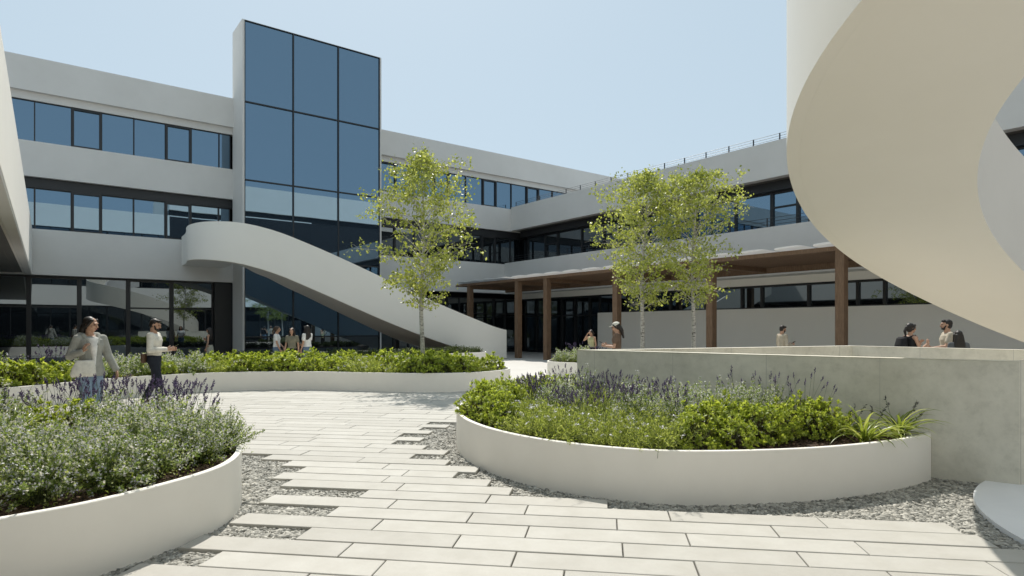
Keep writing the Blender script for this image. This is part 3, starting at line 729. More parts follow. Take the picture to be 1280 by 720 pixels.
def row_points(front, poly, offs, step, margin):
    """points in rows set back from a front line, each row walked from end to end"""
    P = [np.array(p, float) for p in front]; L_ = [0]
    for i in range(1, len(P)): L_.append(L_[-1] + float(np.hypot(*(P[i] - P[i - 1]))))
    cx = np.mean([p[0] for p in poly]); cy = np.mean([p[1] for p in poly]); out = []
    for ri, (off, rowname) in enumerate(offs):
        s = step * (.3 + .5 * (ri % 2)); row = []
        while s < L_[-1]:
            i = next(k for k in range(1, len(L_)) if L_[k] >= s); t = (s - L_[i - 1]) / (L_[i] - L_[i - 1])
            a = P[i - 1] + (P[i] - P[i - 1]) * t; d = P[i] - P[i - 1]; d = d / np.hypot(*d); n = np.array([-d[1], d[0]])
            if not inside(poly, *(a + n * .12)): n = -n
            q = a + n * (off + prnd.uniform(-.05, .05)) + d * prnd.uniform(-.07, .07)
            if inside(poly, *q) and edge_dist(poly, *q) > margin: row.append((float(q[0]), float(q[1])))
            s += step
        out.append((rowname, row))
    return out
def plant_bed(rows, choose, where, zsoil, scale, group):
    """choose(x, y, row index) -> kind or None. Every plant is labelled by its row and its place among its kind in that row."""
    acc_ = {}
    pts = []
    for ri, (rn, row) in enumerate(rows):
        for (x, y) in row:
            k = choose(x, y, ri)
            if not k: continue
            if any(math.hypot(x - a, y - b) < .17 for a, b in pts): continue
            pts.append((x, y)); acc_.setdefault((rn, k), []).append((x, y))
    for (rn, k), lst in acc_.items():
        kk = k.rstrip('F'); lst.sort(key=lambda q: q[0] / q[1])
        for i, (x, y) in enumerate(lst):
            sc2 = scale * prnd.uniform(.88, 1.14) * (.85 if kk in ('strap',) else 1)
            o = put(k, x, y, zsoil, sc2, prnd.uniform(.92, 1.12)); nm, cat = KINDN[kk]
            pos = 'only one' if len(lst) == 1 else '%s from left' % ORD[i]
            tag(o, '%s, %s in %s of %s' % (nm, pos, rn, where), cat, '%s plants in %s' % (nm, where))
# front right planter
front = [tuple(p) for p in spline([(-.3, 10.4), (-.62, 9.2), (-.72, 8.2), (-.55, 7.45), (-.2, 6.72), (.3, 6.12), (.95, 5.7), (1.6, 5.54), (2.6, 5.65), (3.52, 5.97), (4.25, 6.4)], 8, False)]
def ch_r(x, y, ri):
    px = PX(x, y)
    if px > 1040: return None
    if ri == 0 and 955 < px: return None
    if px > 850: return 'lime' if ri <= 2 else ('silver' if px < 985 else None)
    if px < 640: return 'lime' if ri <= 1 or prnd.random() < .55 else 'lav'
    if px < 745 and y > 9.3: return 'lime'
    if ri <= 1: return 'herb'
    if ri == 2: return 'lav' if prnd.random() < .5 else 'herb'
    r_ = prnd.random(); return 'lav' if r_ < .42 else ('silver' if r_ < .7 else 'herb')
plant_bed(row_points(front, PR, [(.36, 'front row'), (.68, 'second row'), (1.0, 'third row'), (1.33, 'fourth row'), (1.67, 'back row'), (2.0, 'last row')], .38, .2), ch_r, 'right kidney planter', .43, .94, '')
for x, y, sc2, lb in ((3.55, 6.28, 1.1, 'strap leaved plant arching by the bare soil of the right kidney planter'), (4.02, 6.5, 1.15, 'strap leaved plant hanging over the right end of the kidney planter'), (3.62, 6.75, 1.0, 'strap leaved plant close to the concrete wall, behind two others')):
    tag(put('strap', x, y, .43, sc2), lb, 'plant', 'strap leaved plants in right kidney planter')
for i, (x, y) in enumerate([(3.05, 7.25), (3.3, 7.05), (2.78, 7.45)]):
    tag(put('tall', x, y, .43, 1.0), 'tall thin lavender spikes against the concrete wall, %s from the left' % ORD[[1, 2, 0][i]], 'lavender', 'tall lavender by the concrete wall')
# front left planter
front = [tuple(p) for p in spline([(-4.3, 2.7), (-3.35, 3.2), (-2.95, 3.58), (-2.66, 3.92), (-2.44, 4.38), (-2.31, 4.85), (-2.34, 5.3), (-2.52, 5.8), (-2.9, 6.3), (-3.5, 6.75), (-4.5, 7.1), (-6, 7.25)], 8, False)]
def ch_l(x, y, ri):
    px = PX(x, y)
    if y > 6.05 and x > -5.2: return 'lav' if prnd.random() < .6 else ('lime' if prnd.random() < .6 else 'herb')
    if abs(px - 45) < 45 and 5.2 < y < 5.9: return 'strap'
    if y < 6.0 and ri <= 3: return 'silver'
    return ('lime' if prnd.random() < .5 else 'silver') if prnd.random() < .7 else 'lav'
plant_bed(row_points(front, PL, [(.47, 'front row'), (.90, 'second row'), (1.33, 'third row'), (1.76, 'fourth row'), (2.18, 'back row')], .56, .22), ch_l, 'left front planter', .43, 1.0, '')
for x, y, lb in ((-2.66, 5.78, 'silvery grey shrub spilling over the right tip of the left front planter'), (-2.70, 5.36, 'silvery grey shrub just in front of the one at the left planter tip'), (-2.98, 6.1, 'silvery grey shrub just behind the one at the left planter tip')):
    tag(put('silver', x, y, .43, .85), lb, 'shrub', 'silvery shrubs at the left planter tip')
for i, (x, y) in enumerate([(-4.75, 6.75), (-4.4, 6.72), (-4.08, 6.62), (-3.8, 6.5), (-3.55, 6.42), (-3.32, 6.3), (-3.1, 6.02)]):
    tag(put('lav', x, y, .45, 1.12), 'purple lavender along the far rim of the left front planter, %s from the left' % ORD[i], 'lavender', 'lavender along the far rim of the left planter')
tag(put('strap', -4.55, 5.75, .47, 1.25), 'pale strap leaved plant among the silvery shrubs of the left front planter', 'plant')
# long wavy planter
front = [tuple(p) for p in spline([(-11.5, 8.8), (-9.9, 10.2), (-9.1, 11.6), (-8.75, 13), (-8.2, 14.2), (-7.3, 15.05), (-6.2, 15.45), (-5, 15.5), (-3.9, 15.25), (-2.6, 14.95), (-1.5, 15.0), (-.55, 15.6), (-.1, 16.6)], 8, False)]
def ch_b(x, y, ri):
    px = PX(x, y)
    if px < 105: return ('limeF' if ri <= 1 else ('lavF' if prnd.random() < .6 else 'silverF'))
    if px < 135: return 'silverF' if ri > 1 else 'limeF'
    if px < 250: return 'silverF' if prnd.random() < .8 else 'limeF'
    if 440 < px < 520: return 'herbF' if prnd.random() < .6 else 'limeF'
    return 'limeF' if prnd.random() < .85 else 'herbF'
plant_bed(row_points(front, PB, [(.38, 'front row'), (.85, 'second row'), (1.35, 'third row'), (1.9, 'fourth row'), (2.5, 'back row')], .52, .25), ch_b, 'long wavy planter', .43, 1.12, '')
# shaded bed under the stair and the small beds
front = [(W(s, p).x, W(s, p).y) for s, p in [(-3.2, 9.4), (-1.5, 9.85), (1.5, 9.6), (4.5, 9.7), (7.5, 9.45), (8.6, 8.9)]]
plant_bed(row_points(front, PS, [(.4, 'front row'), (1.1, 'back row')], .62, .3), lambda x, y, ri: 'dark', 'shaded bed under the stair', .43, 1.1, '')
front = [(1.15, 20.4), (1.45, 19.7), (2.3, 19.3), (3.4, 19.6)]
plant_bed(row_points(front, PG, [(.4, 'front row'), (.9, 'second row'), (1.5, 'back row')], .42, .2), lambda x, y, ri: 'silverF' if ri < 2 else 'lavF', 'small bed by the wall', .43, 1.0, '')
front = [(2.75, 17.5), (3.6, 17.0), (4.8, 17.0), (5.7, 17.5)]
plant_bed(row_points(front, PT, [(.45, 'front row'), (1.1, 'back row')], .5, .25), lambda x, y, ri: 'dark', 'birch bed behind the wall', .43, 1.0, '')
for lst in PROTO.values():
    for o in lst:
        if id(o) not in USED:
            for c in list(o.children): bpy.data.objects.remove(c)
            bpy.data.objects.remove(o)

# ---- birches
def birch(x, y, z0, h, wid, low_, seed, label, lean=(0, 0), nl=3600):
    r = rng(seed); root = empty('birch_tree', (x, y, z0)); tag(root, label, 'tree', 'slender birches in the courtyard')
    t = MB(); B0 = np.array([x, y, z0]); top = np.array([x + lean[0], y + lean[1], z0 + h])
    def axis(u): return B0 + (top - B0) * u + np.array([.05 * math.sin(u * 7 + seed), .05 * math.cos(u * 5 + seed), 0]) * min(1, u * 3)
    t.tube([axis(u) for u in np.linspace(0, 1, 14)], [.062 * (1 - u) ** .8 + .006 for u in np.linspace(0, 1, 14)], 9)
    tw = []                                      # twig points that carry leaves
    nb = 66
    for i in range(nb):
        u = low_ + (1 - low_) * (i + .5) / nb * .99; p = axis(u); az = i * 2.4 + r.uniform(-.4, .4); rel = (u - low_) / (1 - low_)
        env = wid * (.34 + 1.25 * min(rel / .42, 1) * .72 if rel < .42 else 1.24 * (1 - ((rel - .42) / .58) ** 1.7) + .10) * .52
        ln = env * r.uniform(.6, 1.08); el = r.uniform(.55, 1.05)
        d = np.array([math.cos(az) * math.cos(el), math.sin(az) * math.cos(el), math.sin(el)]); pts = [p]; q = p.copy(); k = 7
        for j in range(k):
            q = q + d * ln / k * 1.15; d = d + np.array([0, 0, -.13]) + r.normal(0, .10, 3); d /= np.linalg.norm(d); pts.append(q.copy())
        r0 = .017 * (1 - u) + .006; t.tube(pts, [r0 * (1 - j / k * .8) for j in range(k + 1)], 5)
        for j in range(2, k + 1):
            for m in range(2):
                a2 = az + r.uniform(-1.5, 1.5); dd = np.array([math.cos(a2), math.sin(a2), r.uniform(-.2, .9)]); s_ = pts[j]; sp = [s_]
                l2 = r.uniform(.16, .50) * min(1, .5 + ln * .4)
                for w in range(3):
                    s_ = s_ + dd / np.linalg.norm(dd) * l2 / 3; dd = dd + np.array([0, 0, -.32]); sp.append(s_)
                t.tube(sp, [.004, .0035, .003, .002], 3); tw += sp[1:]
            tw.append(pts[j])
    t.build('trunk', M['bark'], root, smooth=60, fix=False)
    tw = np.array(tw); keep = r.random(len(tw)) < .5; tw = tw[keep]
    zr = (tw[:, 2] - z0) / h; tw = tw[r.random(len(tw)) < np.clip((zr - .18) / .34, .22, 1)]
    L_ = Leaves(); n = nl; idx = r.integers(0, len(tw), n); P = tw[idx] + r.normal(0, .07, (n, 3))
    d = r.normal(0, .6, (n, 3)) + [0, 0, -.55]
    L_.add(P - [x, y, z0], d, r.normal(0, 1, (n, 3)), r.uniform(.055, .105, n), r.uniform(.045, .08, n), 0, .12)
    L_.build('crown', [M['birch_leaf']], root)
    return root
birch(-2.42, 17.0, .43, 5.7, 2.9, .27, 3, 'slender birch in the wavy planter in front of the sweeping stair', (-.05, 0), 7000)
birch(3.72, 17.9, .43, 5.45, 2.9, .30, 8, 'left of two birches behind the concrete wall, fuller crown', (.12, 0), 7400)
birch(5.22, 18.0, .43, 5.55, 2.7, .30, 14, 'right of two birches behind the concrete wall, next to a brown post', (.06, 0), 6200)

# ---- loose stones of the gravel and chips on the soil
def scatter_stones(name, n, region, z, size, mat, accept, seed, flat=.55):
    r = rng(seed); t = (1 + 5 ** .5) / 2
    base = unit(np.array([(-1, t, 0), (1, t, 0), (-1, -t, 0), (1, -t, 0), (0, -1, t), (0, 1, t), (0, -1, -t), (0, 1, -t), (t, 0, -1), (t, 0, 1), (-t, 0, -1), (-t, 0, 1)], float))
    fc = np.array([(0, 11, 5), (0, 5, 1), (0, 1, 7), (0, 7, 10), (0, 10, 11), (1, 5, 9), (5, 11, 4), (11, 10, 2), (10, 7, 6), (7, 1, 8), (3, 9, 4), (3, 4, 2), (3, 2, 6), (3, 6, 8), (3, 8, 9), (4, 9, 5), (2, 4, 11), (6, 2, 10), (8, 6, 7), (9, 8, 1)])
    pts = []
    while len(pts) < n:
        x = r.uniform(region[0], region[1]); y = r.uniform(region[2], region[3])
        if r.random() < min(1, (region[2] / y) ** 1.2 * 1.0) and accept(x, y): pts.append((x, y))
        elif r.random() < 1e-6: break
    P = np.array(pts); m = len(P)
    Vv = np.tile(base, (m, 1, 1)) * r.uniform(.45, 1.4, (m, 12, 1)); s = r.uniform(size[0], size[1], (m, 1))
    Vv = Vv * np.stack([s * r.uniform(.8, 1.5, (m, 1)), s, s * flat * r.uniform(.6, 1.2, (m, 1))], 2)
    a = r.uniform(0, 6.28, m); b = r.normal(0, .35, m)
    ca, sa = np.cos(a)[:, None], np.sin(a)[:, None]; cb, sb = np.cos(b)[:, None], np.sin(b)[:, None]
    X, Y, Z = Vv[..., 0], Vv[..., 1], Vv[..., 2]
    Y, Z = Y * cb - Z * sb, Y * sb + Z * cb; X, Y = X * ca - Y * sa, X * sa + Y * ca
    Vv = np.stack([X + P[:, :1], Y + P[:, 1:2], Z + z + s * flat * .25], 2).reshape(-1, 3)
    F = (np.arange(m)[:, None, None] * 12 + fc[None]).reshape(-1, 3)
    return fast_mesh(name, Vv, F, [mat])
def on_plank(x, y, mg=.012):
    u = x * UX.x + y * UX.y; v = x * VX.x + y * VX.y; k = math.floor((v - V0) / PITCH)
    l, r_ = ROWS.get(k, (9, -9)); return l - mg < u < r_ + mg
WALLP = [(6.2, 6.42), (5.03, 6.3), (1.3, 9.2), (6.1, 11.2), (8.2, 8.35)]
def gravel_ok(x, y):
    if on_plank(x, y) or inside(PR, x, y) or inside(PL, x, y) or inside(WALLP, x, y): return False
    if math.hypot(x - PAD_C[0], y - PAD_C[1]) < PAD_R + .01: return False
    return inside(gp, x, y) and abs(x / y) < .95
o = scatter_stones('gravel_stones', 24000, (-4.2, 5.3, 3.6, 10.8), .008, (.011, .027), M['stones'], gravel_ok, 9); tag(o, kind='stuff')
o = scatter_stones('mulch_chips', 2600, (-3.6, -2.3, 3.3, 6.3), .432, (.008, .022), M['mulch'], lambda x, y: inside(PL, x, y) and .055 < edge_dist(PL, x, y) < .5, 19, .35); tag(o, kind='stuff')
o = scatter_stones('mulch_chips', 3000, (-.6, 4.4, 5.5, 9), .432, (.008, .022), M['mulch'], lambda x, y: inside(PR, x, y) and .055 < edge_dist(PR, x, y) < .6, 20, .35); tag(o, kind='stuff')

# ================================================================== PEOPLE
M['skin'] = mottled('skin', (.46, .27, .18), (.52, .31, .21), 8, .5, 90, .05, .001)
M['hair'] = mottled('dark_hair', (.010, .008, .007), (.03, .022, .017), 40, .45, 200, .4, .002, stretch=(4, 4, .6))
M['hair_brown'] = mottled('brown_hair', (.03, .018, .011), (.07, .042, .026), 40, .45, 200, .4, .002, stretch=(4, 4, .6))
M['lip'] = plain('lips', (.32, .09, .08), .5); M['eye'] = plain('eye_dark', (.02, .015, .012), .2)
def cloth(name, c, rough=.85):
    c1 = tuple(min(1, x * 1.22 + .004) for x in c); return mottled(name, tuple(x * .86 for x in c), c1, 9, rough, 240, .35, .002, spec=.25)
CL = {k: cloth(k + '_cloth', c) for k, c in dict(grey=(.32, .32, .285), white=(.72, .71, .68), cream=(.66, .63, .55), navy=(.018, .022, .032), denim=(.12, .17, .24), lightdenim=(.22, .30, .40),
      olive=(.20, .185, .135), black=(.014, .014, .016), brown=(.15, .10, .07), beige=(.42, .37, .29), yellow=(.45, .43, .25), darkgrey=(.10, .105, .11), skirt=(.50, .47, .38)).items()}
M['leather'] = plain('brown_leather', (.09, .05, .03), .5); M['canvas'] = cloth('canvas', (.62, .60, .53)); M['shoe_white'] = plain('white_shoe', (.6, .59, .57), .6)
M['shoe_brown'] = plain('brown_shoe', (.16, .085, .045), .6); M['phone'] = plain('black_glass', (.01, .01, .012), .15, 0, .6)

class Blob:
    """closed capsules and ellipsoids, fused by a voxel remesh into one continuous surface"""
    def __init__(s): s.b = MB()
    def cap(s, a, b, ra, rb, fx=1.0, fy=1.0, ref=(0, 1, 0), n=14):
        a, b = Vector(a), Vector(b); t = (b - a); L_ = t.length; t = t.normalized() if L_ > 1e-6 else Vector((0, 0, 1))
        x = Vector(ref) - t * t.dot(Vector(ref)); x = x.normalized() if x.length > 1e-3 else t.orthogonal().normalized(); y = t.cross(x); rings = []
        for i in range(6):
            w = math.pi / 2 * (1 - (i + .3) / 6); rings.append((a - t * ra * math.sin(w), ra * math.cos(w)))
        for i in range(6):
            w = math.pi / 2 * (i + .7) / 6 * .999; rings.append((b + t * rb * math.sin(w), rb * math.cos(w)))
        s.b.sweep([[c + (x * math.cos(2 * math.pi * k / n) * fx + y * math.sin(2 * math.pi * k / n) * fy) * r for k in range(n)] for c, r in rings])
    def ell(s, c, r, rot=None, n=16):
        c = Vector(c); rings = []
        for i in range(11):
            w = -math.pi / 2 + math.pi * (i + .35) / 10.7; rg = []
            for k in range(n):
                v = Vector((r[0] * math.cos(w) * math.cos(2 * math.pi * k / n), r[1] * math.cos(w) * math.sin(2 * math.pi * k / n), r[2] * math.sin(w)))
                rg.append(c + (rot @ v if rot else v))
            rings.append(rg)
        s.b.sweep(rings)
    def loft(s, secs, n=20):                       # (x, y, z, rx, ry) stacked up
        s.b.sweep([[(x + rx * math.copysign(abs(math.cos(2 * math.pi * k / n)) ** .85, math.cos(2 * math.pi * k / n)), y + ry * math.copysign(abs(math.sin(2 * math.pi * k / n)) ** .85, math.sin(2 * math.pi * k / n)), z) for k in range(n)] for x, y, z, rx, ry in secs])
    def build(s, name, mat, parent, voxel=.007, it=4, fac=.5):
        me = bpy.data.meshes.new('t'); me.from_pydata(s.b.v, [], s.b.f)
        bm = bmesh.new(); bm.from_mesh(me); bmesh.ops.recalc_face_normals(bm, faces=bm.faces); bm.to_mesh(me); bm.free()
        o = bpy.data.objects.new('t', me); COL.objects.link(o)
        m = o.modifiers.new('r', 'REMESH'); m.mode = 'VOXEL'; m.voxel_size = voxel
        if it: q = o.modifiers.new('s', 'SMOOTH'); q.factor = fac; q.iterations = it
        dg = bpy.context.evaluated_depsgraph_get(); dg.update()
        nm = bpy.data.meshes.new_from_object(o.evaluated_get(dg)); bpy.data.objects.remove(o); bpy.data.meshes.remove(me)
        nm.name = name; nm.materials.clear(); nm.materials.append(mat)
        nm.polygons.foreach_set('use_smooth', [True] * len(nm.polygons)); nm.update()
        w = bpy.data.objects.new(name, nm); COL.objects.link(w); w.parent = parent; return w

def person(x, y, face, label, H=1.7, fem=True, top='white', sleeve='short', bottom='denim', hair='short', hair_m='hair', head_yaw=0, head_pitch=0,
           armL=None, armR=None, stride=0.0, lean=0.0, shoes='shoe_white', jacket=None, beard=False, cap_=False, skirt=False, group=None, vox=.0075, z=0):
    """face: heading in degrees, 0 = +y, clockwise towards +x. Local axes: x to the person's right, y ahead, z up; lengths for a 1.75 m body."""
    root = empty('person', (x, y, z), -R(face)); tag(root, label, 'person', group); k = H / 1.75; root.scale = (k, k, k)
    sw, hw = (.172, .088) if fem else (.205, .09)
    wr = (.118, .088) if fem else (.142, .105)
    hipz = .93; ln_ = Vector((0, lean, 0))
    hips = {1: Vector((hw, 0, hipz)), -1: Vector((-hw, 0, hipz))}
    kn = {1: Vector((hw * 1.02, .03 + stride * .5, .51)), -1: Vector((-hw * 1.02, .03 - stride * .25, .51))}
    an = {1: Vector((hw * .95, -.02 + stride, .09 + 0)), -1: Vector((-hw * .95, -.03 - stride * 1.1, .09 + abs(stride) * .12))}
    sh = {1: Vector((sw, -.01, 1.415)) + ln_, -1: Vector((-sw, -.01, 1.415)) + ln_}
    arms = {1: armR or (Vector((sw + .05, -.02, 1.13)), Vector((sw + .075, .05, .89)), Vector((0, .15, -1))), -1: armL or (Vector((-sw - .05, -.02, 1.13)), Vector((-sw - .075, .05, .89)), Vector((0, .15, -1)))}
    hc = Vector((0, .02, 1.628)) + ln_ * 1.25
    HR = Matrix.Rotation(R(-head_yaw), 3, 'Z') @ Matrix.Rotation(R(-head_pitch), 3, 'X')
    hp = lambda a, b, c: hc + HR @ Vector((a, b, c))
    B = Blob()
    # trunk
    hipr = (.165, .112) if fem else (.16, .115)
    chest = (.148, .108) if fem else (.178, .122)
    B.loft([(0, -.005, .84, hipr[0] * .62, hipr[1] * .7), (0, -.01, .90, hipr[0] * .95, hipr[1]), (0, -.008, .97, hipr[0], hipr[1]), (0, 0, 1.09, wr[0], wr[1]), (lean * .5, 0 + lean * .5, 1.2, (wr[0] + chest[0]) / 2, (wr[1] + chest[1]) / 2),
            (0, .008 + lean * .8, 1.31, chest[0], chest[1]), (0, lean, 1.40, chest[0] * .98, chest[1] * .85), (0, -.01 + lean, 1.455, chest[0] * .55, .07)])
    for s in (1, -1):
        B.cap(hips[s], kn[s], .088 if fem else .09, .056, ref=(1, 0, 0)); B.cap(kn[s], an[s], .055, .036); B.cap(kn[s] + (an[s] - kn[s]) * .2 + Vector((0, -.012, 0)), kn[s] + (an[s] - kn[s]) * .5 + Vector((0, -.008, 0)), .05, .042)
        B.cap(an[s] + Vector((0, -.03, -.045)), an[s] + Vector((.012 * s, .13, -.06)), .036, .028)
        B.cap(Vector((s * sw * .45, -.01, 1.43)) + ln_, sh[s], .052, .05 if fem else .06)
        el, wrp, hd = arms[s]; el, wrp, hd = Vector(el), Vector(wrp), Vector(hd).normalized()
        r0 = .042 if fem else .052
        B.cap(sh[s], el, r0, r0 * .8); B.cap(el, el + (wrp - el) * .35, r0 * .8, r0 * .84); B.cap(el + (wrp - el) * .35, wrp, r0 * .84, .025)
        # hand: palm, four fingers of different length, thumb from its side
        pn = Vector((-s, 0, 0)); pn = (pn - hd * hd.dot(pn)); pn = pn.normalized() if pn.length > .2 else hd.orthogonal().normalized()
        side = hd.cross(pn).normalized(); side = side if side.y + side.z * .5 >= 0 else -side
        B.cap(wrp + hd * .01, wrp + hd * .075, .026, .034, 1.15, .5, ref=side)
        for f, l in zip((1.5, .5, -.5, -1.5), (.036, .041, .038, .03)):
            p0 = wrp + hd * .085 + side * f * .0195; d1 = (hd + pn * .28).normalized(); d2 = (hd * .72 + pn * .75).normalized()
            p1 = p0 + d1 * l; B.cap(p0 - hd * .02, p1, .0098, .0092); B.cap(p1, p1 + d2 * l * .95, .0092, .008)
        p0 = wrp + hd * .03 + side * .026; p1 = p0 + (hd * .55 + side * .75 + pn * .25).normalized() * .036
        B.cap(p0 - hd * .01, p1, .0125, .011); B.cap(p1, p1 + (hd * .85 + side * .25 + pn * .4).normalized() * .03, .011, .009)
    # neck and head
    nr = .05 if fem else .06
    B.cap(Vector((0, -.012, 1.42)) + ln_, hp(0, -.015, -.07), nr + .008, nr)
    B.ell(hp(0, -.012, .028), (.074, .094, .088), HR); B.ell(hp(0, .012, -.035), (.062, .076, .075), HR); B.ell(hp(0, .03, -.075), (.040, .045, .034), HR)
    B.cap(hp(0, .088, .012), hp(0, .106, -.026), .010, .0145); B.ell(hp(0, .08, .03), (.05, .02, .012), HR)
    B.ell(hp(0, .078, -.055), (.024, .016, .010), HR)
    for s in (1, -1): B.ell(hp(s * .076, -.012, -.008), (.010, .02, .031), HR); B.ell(hp(s * .042, .058, -.018), (.024, .02, .02), HR)
    B.build('body', M['skin'], root, vox, 3)
    for s in (1, -1):
        e = Blob(); e.ell(hp(s * .031, .079, .008), (.013, .009, .0065), HR); e.build('eye', M['eye'], root, .003, 0)
        e = Blob(); e.cap(hp(s * .018, .088, .027), hp(s * .05, .077, .028), .0055, .004); e.build('eyebrow', M[hair_m], root, .003, 0)
    e = Blob(); e.ell(hp(0, .087, -.056), (.022, .009, .0085), HR); e.build('mouth', M['lip'], root, .003, 0)
    # hair
    h = Blob(); h.ell(hp(0, -.030, .042), (.083, .092, .086), HR); h.ell(hp(0, -.048, -.005), (.080, .068, .085), HR)
    if fem or hair != 'short':
        for s in (1, -1): h.cap(hp(s * .055, .045, .072), hp(s * .078, -.01, -.02), .026, .022)
    if hair == 'short': h.cap(hp(-.035, .05, .085), hp(.035, .05, .085), .036, .036)
    if hair == 'ponytail': h.cap(hp(0, -.115, .03), hp(0, -.155, -.06), .03, .032); h.cap(hp(0, -.155, -.06), hp(.01, -.13, -.24), .032, .012)
    if hair == 'low': h.cap(hp(0, -.09, -.03), hp(.0, -.12, -.12), .058, .05); h.cap(hp(0, -.12, -.12), hp(-.02, -.12, -.30), .05, .022)
    if hair == 'long':
        h.loft([(*hp(0, -.085, -.44)[:2], hp(0, 0, -.44).z, .075, .03), (*hp(0, -.08, -.36)[:2], hp(0, 0, -.36).z, .125, .05), (*hp(0, -.07, -.2)[:2], hp(0, 0, -.2).z, .125, .068), (*hp(0, -.055, -.08)[:2], hp(0, 0, -.08).z, .105, .08), (*hp(0, -.04, .03)[:2], hp(0, 0, .03).z, .088, .085)])
        for s in (1, -1): h.cap(hp(s * .078, .0, .02), hp(s * .09, -.01, -.16), .03, .032)
    h.build('hair', M[hair_m], root, .007, 3)
    if beard:
        e = Blob(); e.ell(hp(0, .036, -.078), (.050, .053, .038), HR)
        for s in (1, -1): e.cap(hp(s * .064, .015, -.02), hp(s * .046, .045, -.075), .014, .02)
        e.cap(hp(-.022, .09, -.043), hp(.022, .09, -.043), .009, .009); e.build('beard', M[hair_m], root, .006, 2)
    if cap_:
        e = Blob(); e.ell(hp(0, -.012, .065), (.089, .104, .075), HR); e.cap(hp(-.045, .10, .055), hp(.045, .10, .055), .022, .022, 1, .3); e.cap(hp(-.03, .14, .045), hp(.03, .14, .045), .03, .03, 1, .25)
        e.build('cap', CL['cream'], root, .006, 3)
    # trousers or skirt
    t = Blob(); gz = .012
    if skirt:
        t.loft([(0, 0, .30, .24, .19), (0, -.005, .6, .215, .165), (0, -.008, .93, hipr[0] + gz, hipr[1] + gz + .005), (0, 0, 1.07, wr[0] + .012, wr[1] + .012)]); t.build('skirt', CL[bottom], root, .01, 3)
    else:
        t.loft([(0, -.005, .82, hipr[0] * .72, hipr[1] * .85), (0, -.01, .89, hipr[0] + gz, hipr[1] + gz), (0, -.008, .97, hipr[0] + gz, hipr[1] + gz), (0, 0, 1.06, wr[0] + .012, wr[1] + .012)])
        for s in (1, -1):
            t.cap(hips[s], kn[s], .105, .076); t.cap(kn[s], an[s] + Vector((0, 0, .03)), .076, .066)
        t.build('trousers', CL[bottom], root, .009, 3)
    for s in (1, -1):
        e = Blob(); e.cap(an[s] + Vector((0, -.035, -.04)), an[s] + Vector((.012 * s, .14, -.055)), .046, .036); e.cap(an[s] + Vector((0, -.03, -.03)), an[s] + Vector((0, -.02, .02)), .045, .045); e.build('shoe', M[shoes], root, .008, 2)
    # shirt
    def upper(g, z0, lo, mat, name, sl, open_=False):
        u = Blob()
        u.loft([(0, -.004, z0, lo[0], lo[1]), (0, -.004, (z0 + 1.09) / 2, (lo[0] + wr[0]) / 2 + g, (lo[1] + wr[1]) / 2 + g), (0, 0, 1.10, wr[0] + g + .014, wr[1] + g + .014), (0, lean * .6, 1.21, (wr[0] + chest[0]) / 2 + g, (wr[1] + chest[1]) / 2 + g), (0, .008 + lean * .8, 1.31, chest[0] + g, chest[1] + g),
                (0, lean, 1.40, chest[0] * .98 + g, chest[1] * .85 + g), (0, -.012 + lean, 1.452, chest[0] * .6, .078)])
        for s in (1, -1):
            el, wrp, hd = arms[s]; el, wrp = Vector(el), Vector(wrp); r0 = .042 if fem else .052
            if sl != 'none': u.cap(Vector((s * sw * .45, -.012, 1.425)) + ln_, sh[s], .052 + g * .3, r0 + .006 + g * .8)
            if sl == 'short': u.cap(sh[s], sh[s] + (el - sh[s]) * .55, r0 + .008 + g, r0 + .008 + g)
            if sl == 'long': u.cap(sh[s], el, r0 + .006 + g * .8, r0 + g * .9); u.cap(el, wrp - (wrp - el) * .06, r0 + .002 + g, .032 + g * .8)
            if sl == 'none': u.cap(Vector((s * sw * .55, -.012, 1.42)) + ln_, Vector((s * sw * .62, -.012, 1.43)) + ln_, .05, .05)
        return u.build(name, mat, root, .0085, 3)
    upper(.011, 1.0 if bottom != 'skirt' else 1.04, (hipr[0] * .94 + .012, hipr[1] + .012), CL[top], 'shirt', sleeve)
    if jacket:
        jk = upper(.02, .84, (hipr[0] + .035, hipr[1] + .04), CL[jacket], 'jacket', 'long')
        e = Blob(); e.cap(Vector((-.11, -.07, 1.46)), Vector((.11, -.07, 1.46)), .055, .055); e.cap(Vector((0, -.12, 1.41)), Vector((0, -.13, 1.33)), .09, .06); e.cap(Vector((-.10, .02, 1.46)), Vector((-.05, .13, 1.33)), .035, .025); e.cap(Vector((.10, .02, 1.46)), Vector((.05, .13, 1.33)), .035, .025)
        e.build('hood', CL[jacket], root, .008, 3)
        e = Blob(); e.loft([(-.015, .082, .98, .022, .05), (-.012, .088, 1.12, .034, .055), (-.005, .108, 1.28, .05, .062), (0, .085, 1.43, .078, .066)]); e.build('shirt_front', CL['white'], root, .008, 1)
    return root
def loc_pt(root, v):
    return Matrix.Translation(root.location) @ root.rotation_euler.to_matrix().to_4x4() @ (Vector(v) * root.scale[0])
def at(px, Y): return ((px - 640) / FPX * Y, Y)
def phone(root, v, label, tilt=60):
    b = MB(); b.hexa([(-.036, -.075, 0), (.036, -.075, 0), (.036, .075, 0), (-.036, .075, 0), (-.036, -.075, .008), (.036, -.075, .008), (.036, .075, .008), (-.036, .075, .008)])
    o = b.build('phone', M['phone']); o.location = loc_pt(root, v); o.rotation_euler = (R(tilt), 0, root.rotation_euler.z); tag(o, label, 'phone')
V = Vector
